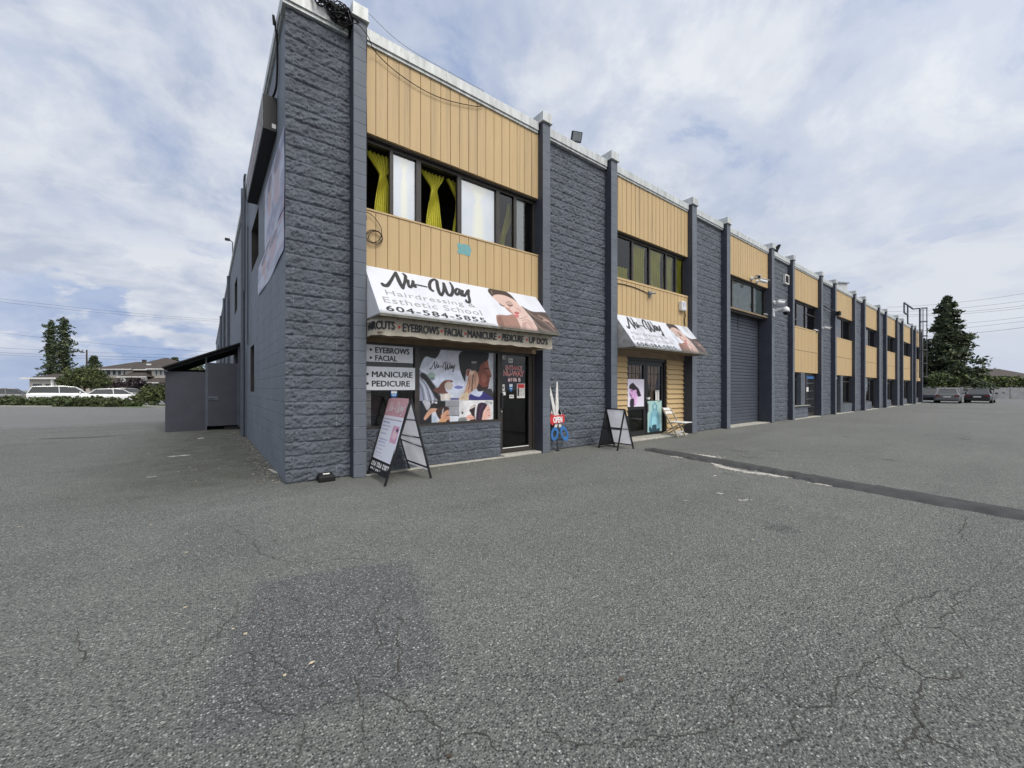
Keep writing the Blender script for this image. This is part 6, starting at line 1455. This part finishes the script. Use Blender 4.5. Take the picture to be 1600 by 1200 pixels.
# concrete apron strip at the far yard end
# left: hedge bed, trees
def bed(px0, d0, px1, d1): return at(px0, d0), at(px1, d1)
mb = MB(); gpts = [at(-120, 33), at(60, 31.5), at(150, 31.0), at(215, 30.5), at(262, 29.8), at(262, 33.5), at(160, 36), at(-120, 38)]
mb.add([(p.x, p.y, .012) for p in gpts], [tuple(range(len(gpts)))]); tag(mb.build('grass_verge', M['grass']), 'strip of green grass at the foot of the shrubs', None, kind='structure')
mb = MB(); P = [at(225, 31.5), at(262, 28.6)]; mb.bar(P[0]+Vector((0, 0, .06)), P[1]+Vector((0, 0, .06)), .2, .14); mb.bar(at(-120, 32.2)+Vector((0, 0, .05)), at(80, 31.1)+Vector((0, 0, .05)), .15, .10); tag(mb.build('kerb', M['concrete']), 'pale concrete kerb edging the shrub bed', None, kind='structure')
rngb = np.random.default_rng(4)
BUSH = [(-60, 33.5, 1.5, 2.6), (-5, 33.2, 1.25, 2.4), (45, 33, 1.1, 2.2), (95, 32.6, 1.15, 2.1), (122, 32.8, 1.2, 1.9), (150, 32.6, 1.25, 2.0), (178, 32.4, 1.0, 1.8), (205, 32, .75, 1.6)]
BL_ = ['low sprawling dark green shrub far left beside the lot', 'low sprawling shrub left of the white people carrier', 'low green shrub in front of the front wheel of the people carrier', 'low dark green shrub in front of the white people carrier', 'low green shrub between the two white cars', 'taller dark green shrub before the white saloon door', 'low green shrub in front of the white saloon bonnet', 'thin low shrub at the kerb before the white saloon wheel']
for (px, d, h_, r_), lb in zip(BUSH, BL_):
    h_ *= .68
    leafy('shrub', lb, at(px, d), [(rngb.normal()*.3, rngb.normal()*.2, h_*.45, r_*.75, .9, h_*.5), (-r_*.45, .1, h_*.35, r_*.5, .8, h_*.4), (r_*.45, -.1, h_*.35, r_*.5, .8, h_*.42)], 2600, .15, int(px)+200, ('hedge_leaf', 'needle2'), cat='shrub', group='low shrubs edging the side lot', trunk_r=.04)
leafy('shrub', 'bushy bright green shrub against the left end of the lean-to shed', at(247, 34.5), [(0, 0, 1.0, 1.3, 1.2, .7), (-.8, .3, .7, .9, 1., .5), (1.0, .2, .95, 1.0, 1., .65)], 3600, .16, 77, ('hedge_leaf', 'leaf'), cat='shrub', trunk_r=.05)
leafy('broadleaf_tree', 'spreading pale green tree behind the parked white cars', at(132, 52), [(0, 0, 2.7, 1.5, 1.5, 1.0), (-1.3, .2, 2.4, 1.1, 1.1, .8), (1.1, -.2, 2.4, 1.2, 1.2, .9), (1.9, 0, 2.5, .8, .8, .55), (.3, 0, 3.7, 1.2, 1.2, .7), (-.9, 0, 3.5, .9, .9, .7), (1.3, 0, 3.2, .9, .9, .5), (-1.9, 0, 2.4, .7, .7, .6)], 11000, .17, 31, ('leaf', 'hedge_leaf'), trunk_r=.16)
leafy('shrub', 'dark plum leaved shrub in front of the house arch', at(205, 58), [(0, 0, 1.9, 2.0, 1.4, 1.1), (-1.6, 0, 1.5, 1.3, 1.2, .9), (1.6, 0, 1.5, 1.4, 1.2, .8)], 3200, .2, 33, ('plum_leaf',), cat='shrub', trunk_r=.07)
conifer('conifer_tree', 'tall ragged conifer at the left behind the pale green tree', at(100, 66), 13.2, 2.5, 2600, 41, .28, .4, .5, .27, gap=2.0)
conifer('conifer_tree', 'slender ragged conifer left of the tall ragged conifer', at(80, 67), 12.9, 2.0, 2300, 42, .28, .4, .5, .27, gap=2.0)
conifer('conifer_tree', 'small conifer rising beside the house roof and shed', at(273, 82), 7.8, 2.7, 5000, 44, .1, .7, .25, .38)
conifer('conifer_tree', 'low feathery conifer top behind the pale green tree', at(147, 75), 7.6, 2.4, 3000, 45, .1, .8, .25, .38)
leafy('broadleaf_tree', 'dark rounded tree seen through the gap under the shed roof', at(307, 60), [(0, 0, 3.0, 2.6, 2, 2.0), (2.0, 0, 2.6, 2, 2, 1.6)], 5000, .25, 47, ('hedge_leaf', 'needle2'))

# ================================================================== HOUSE ON THE LEFT
def left_house():
    D = 70.; S_ = D/FPX; x = lambda px: (px-209)*S_; z = lambda py: EYE+(HY-py)*S_
    t = thing('house', 'two storey beige house with hipped brown roof and arched entrance', 'house', at(209, D), cam.rotation_euler.z)
    def B(name, m_, *bx, par=None):
        mb = MB()
        for b in bx: mb.box(*b)
        return mb.build(name, M[m_], par or t, local=True)
    B('wall', 'stucco', (x(146), x(262), .6, 9, 0, z(578)))
    B('wall', 'stucco', (x(150), x(207), .0, .6, 0, z(577)), (x(237), x(262), 0, .6, 0, z(577)))
    def hip(x0, x1, y0, y1, z0, xa, xb, ya, z1, name='roof'):
        mb = MB(); mb.add([(x0,y0,z0),(x1,y0,z0),(x1,y1,z0),(x0,y1,z0),(xa,ya,z1),(xb,ya,z1)], [(0,1,5,4),(1,2,5),(2,3,4,5),(3,0,4),(3,2,1,0)]); r_ = mb.build(name, M['shingle'], t, local=True)
        B('gutter', 'house_trim', (x0, x1, y0-.05, y0, z0-.12, z0+.04), par=r_); return r_
    rf = hip(x(180), x(266), -.3, 9.5, z(577.5), x(226), x(229), 4.2, z(556))
    B('skylight', 'white_paint', (x(218), x(225), 1.32, 1.4, z(571.5), z(567.5)), par=rf); B('chimney', 'shingle', (x(198.5), x(201.5), 2.8, 3.4, z(566), z(560)), par=rf)
    hip(x(143), x(211), -.7, 8.5, z(577), x(186), x(193), 3.2, z(563.5))
    hip(x(233), x(268), -.7, 5, z(576.5), x(252), x(256), 2, z(569))
    hip(x(196), x(242), -1.6, 1.2, z(589), x(212), x(226), .4, z(579.5), 'porch_roof')
    hip(x(140), x(204), -2.6, .2, z(598), x(165), x(192), -.4, z(590.5), 'garage_roof')
    hip(x(228), x(268), -2.6, .2, z(598), x(248), x(262), -.4, z(590.5), 'lower_roof')
    B('dark_infill', 'stucco_dark', (x(208), x(236), .3, .6, z(588), z(577.5)))
    for px0, px1 in ((158, 165), (167, 173.5), (176, 182), (184.5, 190), (193, 197), (243, 247), (249.5, 254), (256, 259)):
        w = B('window', 'house_glass', (x(px0)+.03, x(px1)-.03, -.04, 0, z(586.2), z(578.6)))
        B('frame', 'house_trim', (x(px0)-.05, x(px0)+.03, -.08, -.04, z(586.6), z(578.2)), (x(px1)-.03, x(px1)+.05, -.08, -.04, z(586.6), z(578.2)), (x(px0)+.03, x(px1)-.03, -.08, -.04, z(578.8), z(578.2)), (x(px0)+.03, x(px1)-.03, -.08, -.04, z(586.6), z(586.0)), par=w)
    # arched porch
    cxa = x(219.5); ra = (x(229)-x(209))/2
    for px in (200.5, 231.5): B('porch_pillar', 'house_trim', (x(px), x(px+7), -1.4, -1.0, 0, z(590)))
    mb = MB(); arc = [(cxa+ra*math.cos(a_), z(598)+ (z(591)-z(598))*math.sin(a_)) for a_ in np.linspace(0, math.pi, 13)]
    top = [(cxa-ra*1.3, z(589.2)), (cxa+ra*1.3, z(589.2))]
    for i in range(12):
        (xa, za), (xb, zb) = arc[i], arc[i+1]; mb.prism([(xb, -1.35, zb), (xa, -1.35, za), (xa, -1.35, z(589.2)), (xb, -1.35, z(589.2))], (0, .3, 0))
    mb.build('arch', M['stucco_dark'], t, local=True); B('entry', 'stucco_dark', (x(208), x(231), -.02, .0, 0, z(591)))
    B('wall', 'stucco', (x(156), x(171), -2.2, 0, 0, z(598.2)), (x(232), x(262), -2.2, 0, 0, z(598.2)))
    B('garage_door', 'house_trim', (x(158), x(170), -2.26, -2.2, 0, z(601)))
    for px in (236, 246, 252.5, 258):
        B('window', 'house_glass', (x(px), x(px+4), -2.26, -2.2, z(606), z(600)))
left_house()
def edge_house():
    t = thing('house', 'pale single storey house with white trim at the far left edge', 'house', at(62, 62), cam.rotation_euler.z); S_ = 62/FPX; z = lambda py: EYE+(HY-py)*S_
    mb = MB(); mb.box(-1.6, 2.6, 0, 5, 0, z(591)); mb.build('wall', M['stucco'], t, local=True)
    mb = MB(); mb.add([(-2.2,-.7,z(592)),(3.3,-.7,z(592)),(3.3,5.6,z(592)),(-2.2,5.6,z(592)),(-.4,2.5,z(583)),(1.2,2.5,z(583))], [(0,1,5,4),(1,2,5),(2,3,4,5),(3,0,4),(3,2,1,0)]); mb.build('roof', M['shingle'], t, local=True)
    for px in (-1.0, .9):
        mb = MB(); mb.box(px, px+1.3, -.05, .02, 1.0, 2.2); mb.build('window', M['house_glass'], t, local=True)
    mb = MB(); mb.box(-2.2, 3.3, -.76, -.7, z(592.5), z(590)); mb.box(2.3, 2.55, -.5, -.3, 0, z(592)); mb.build('white_trim', M['house_trim'], t, local=True)
edge_house()

# ================================================================== CARS
def car(label, loc, rz, paint, L=4.6, Wd=1.8, H=1.46, kind='sedan', group='parked cars'):
    t = thing('parked_car', label, 'car', loc, rz, group); hw = Wd/2; l = L/2
    # front is +x. stations: x, z bottom, z top of body side, half width
    belt = .93 if kind == 'sedan' else 1.02
    st_ = [(-l, .42, .78, .80), (-l+.06, .30, .92 if kind == 'sedan' else 1.0, .90), (-l+.35, .22, belt, .97), (-l*.45, .20, belt, 1.), (0, .20, belt-.02, 1.), (l*.40, .20, belt-.03, 1.), (l-.45, .22, .80 if kind == 'sedan' else .92, .97), (l-.08, .28, .70 if kind == 'sedan' else .84, .88), (l, .38, .60, .74)]
    rings = []
    for x, zb, zt, w in st_:
        w *= hw; rings.append([(x, -w*.93, zb), (x, -w, zb+.12), (x, -w, zt-.22), (x, -w*.96, zt-.05), (x, -w*.86, zt), (x, w*.86, zt), (x, w*.96, zt-.05), (x, w, zt-.22), (x, w, zb+.12), (x, w*.93, zb)])
    mb = MB(); mb.loft(rings); mb.build('body', M[paint], t, smooth=False, local=True, bevel=.02)
    if kind == 'sedan': cab = [(-l+.55, belt-.02, .80), (-l+1.15, H-.05, .66), (-.1, H, .68), (.45, H-.06, .67), (l-1.25, belt-.06, .80)]
    else: cab = [(-l+.10, belt-.02, .84), (-l+.42, H-.06, .74), (-.2, H, .75), (.75, H-.10, .72), (l-.95, belt-.06, .82)]
    mb = MB(); rg = [[(x, -w*hw/.9*.9, z_) for x, z_, w in cab]+[(cab[0][0]+.05, -.5, belt-.1)], [(x, w*hw/.9*.9, z_) for x, z_, w in cab]+[(cab[0][0]+.05, .5, belt-.1)]]
    n = len(cab); V = [(x, -hw*w*1.0, z_) for x, z_, w in cab]+[(x, hw*w*1.0, z_) for x, z_, w in cab]
    mb.add(V, [tuple(range(n)), tuple(range(n, 2*n))[::-1]]+[(i+1, i, n+i, n+i+1) for i in range(n-1)]); mb.build('greenhouse', M['car_glass'], t, local=True)
    mb = MB(); top = cab[1:-1]
    V = [(x, -hw*w*.98, z_+.012) for x, z_, w in top]+[(x, hw*w*.98, z_+.012) for x, z_, w in top]+[(x, -hw*w*1.02, z_-.05) for x, z_, w in top]+[(x, hw*w*1.02, z_-.05) for x, z_, w in top]; n = len(top)
    mb.add(V, [(i, i+1, n+i+1, n+i) for i in range(n-1)]+[(2*n+i, 2*n+i+1, i+1, i) for i in range(n-1)]+[(n+i, n+i+1, 3*n+i+1, 3*n+i) for i in range(n-1)]); 
    for sy in (-1, 1):   # pillars
        for (x0, z0, w0), (x1, z1_, w1_) in ((cab[0], cab[1]), (cab[-1], cab[-2])): mb.bar((x0, sy*hw*w0*1.0, z0), (x1, sy*hw*w1_*1.0, z1_), .09, .05)
        xm = -.15 if kind == 'sedan' else -.3; mb.bar((xm, sy*hw*.84, belt-.05), (xm-.05, sy*hw*.70, H-.03), .09, .05)
    mb.build('roof', M[paint], t, local=True)
    for x in (-l*.60, l*.62):
        for sy in (-1, 1):
            w = MB(); w.tube([(x, sy*(hw-.20), .32), (x, sy*(hw+.005), .32)], .32, 20); wo = w.build('wheel', M['rubber'], t, local=True)
            r_ = MB(); r_.tube([(x, sy*(hw+.004), .32), (x, sy*(hw+.014), .32)], .20, 14); r_.build('rim', M['steel'], wo, local=True)
    for sy in (-1, 1):
        m2 = MB(); m2.box(l-.14, l+.005, sy*.62-.17, sy*.62+.17, .60, .72); m2.build('headlight', M['white_plastic'], t, local=True)
        m2 = MB(); m2.box(-l-.012, -l+.1, sy*.64-.17, sy*.64+.17, .66, .82); m2.build('tail_light', M['tail_red'], t, local=True)
        m2 = MB(); m2.box(l-1.42, l-1.30, sy*(hw+.10)-.09, sy*(hw+.10)+.09, belt-.02, belt+.12); m2.build('mirror', M[paint], t, local=True)
    m2 = MB(); m2.box(-l-.02, -l+.05, -.75, .75, .36, .52); m2.build('bumper', M[paint], t, local=True)
    m2 = MB(); m2.box(-l-.028, -l-.021, -.26, .26, .58, .70); m2.build('number_plate', M['worn_white'], t, local=True)
    return t
vz = cam.rotation_euler.z
def face(px, depth, ang): return tuple(at(px, depth)), vz+rad(ang)
l_, r_ = face(1481, 38.9+1.6, 41); car('dark grey saloon seen from behind parked before the concrete wall', l_, r_, 'car_grey', 4.7, 1.85, 1.42, group='cars parked at the yard end')
l_, r_ = face(1449, 43.0, 225); car('dark car half hidden by the far end of the building', l_, r_, 'car_black', 4.4, 1.8, 1.55, 'van', group='cars parked at the yard end')
l_, r_ = face(1531, 40.6, 36); car('black car cut by the right edge of the photo in the yard end row', l_, r_, 'car_black', 4.6, 1.85, 1.45, group='cars parked at the yard end')
l_, r_ = face(101, 41, 45); car('white people carrier parked behind the shrubs at the far left', l_, r_, 'car_white', 5.0, 1.9, 1.74, 'van', group='cars parked behind the shrubs')
l_, r_ = face(181, 38.5, 45); car('white saloon parked behind the shrubs before the house', l_, r_, 'car_white', 4.9, 1.82, 1.47, group='cars parked behind the shrubs')
l_, r_ = face(200, 47, 45); car('dark grey hatchback parked beyond the white saloon', l_, r_, 'car_grey', 4.3, 1.8, 1.55, 'van', group='cars parked behind the shrubs')
l_, r_ = face(15, 40, 45); car('grey car parked at the far left beyond the people carrier', l_, r_, 'car_grey', 4.6, 1.8, 1.5, group='cars parked behind the shrubs')

# ================================================================== POLES AND OVERHEAD LINES
def pole(label, base, h, arm=0.):
    t = thing('utility_pole', label, 'utility pole', base, vz)
    mb = MB(); mb.tube([(0, 0, 0), (0, 0, h)], .16, 8, r1=.11); mb.build('pole', M['bark'], t, local=True)
    if arm: mb = MB(); mb.box(-arm, arm, -.06, .06, h-.5, h-.36); mb.build('cross_arm', M['bark'], t, local=True)
    return t
pole('wooden utility pole rising behind the pale green tree', at(135.5, 74), 8.75)
pole('thin distant utility pole beside the house roof', at(251.5, 110), 9.9, .8)
def span(label, p0, d0, p1, d1, sag, r, group):
    a_ = np.array(at(p0[0], d0)); b_ = np.array(at(p1[0], d1)); a_[2] = EYE+(HY-p0[1])/FPX*d0; b_[2] = EYE+(HY-p1[1])/FPX*d1
    P = [tuple(a_+(b_-a_)*t_-np.array([0, 0, sag*4*t_*(1-t_)])) for t_ in np.linspace(0, 1, 14)]
    mb = MB(); mb.tube(P, r, 4); tag(mb.build('overhead_wire', M['black_plastic'], loc=tuple((a_+b_)/2)), label, 'wire', group)
gl = 'overhead wires across the left sky'; gr = 'overhead wires across the right sky'
span('uppermost pair wire, top strand, crossing the left sky toward the roof', (-60, 459), 60, (350, 500), 75, .4, .014, gl)
span('uppermost pair wire, lower strand, crossing the left sky toward the roof', (-60, 464), 60, (350, 502.5), 75, .45, .014, gl)
span('single wire above the house crossing the left sky', (-60, 512), 62, (350, 551), 80, .5, .014, gl)
span('wire at the top of the utility pole over the house', (-60, 540), 74, (345, 556), 88, .3, .016, gl)
span('second wire below the pole top over the house', (-60, 548), 74, (345, 560), 88, .3, .02, gl)
span('lowest wire just above the house roof', (-60, 551), 74, (345, 564), 88, .35, .016, gl)
for lb, y0, y1, r in (('highest overhead wire above the tall conifer', 478, 458, .011), ('second overhead wire above the tall conifer', 485, 470, .011), ('third overhead wire crossing the top of the tall conifer', 490, 478, .011), ('fourth overhead wire crossing the upper tall conifer', 492, 482, .011), ('overhead wire crossing the middle of the tall conifer', 508, 496, .011), ('overhead wire slanting across the middle branches of the tall conifer', 516, 502, .011), ('lowest overhead wire across the tall conifer', 525, 512, .014)):
    span(lb, (1385, y0+2), 52, (1640, y1-6), 40, .35, r, gr)
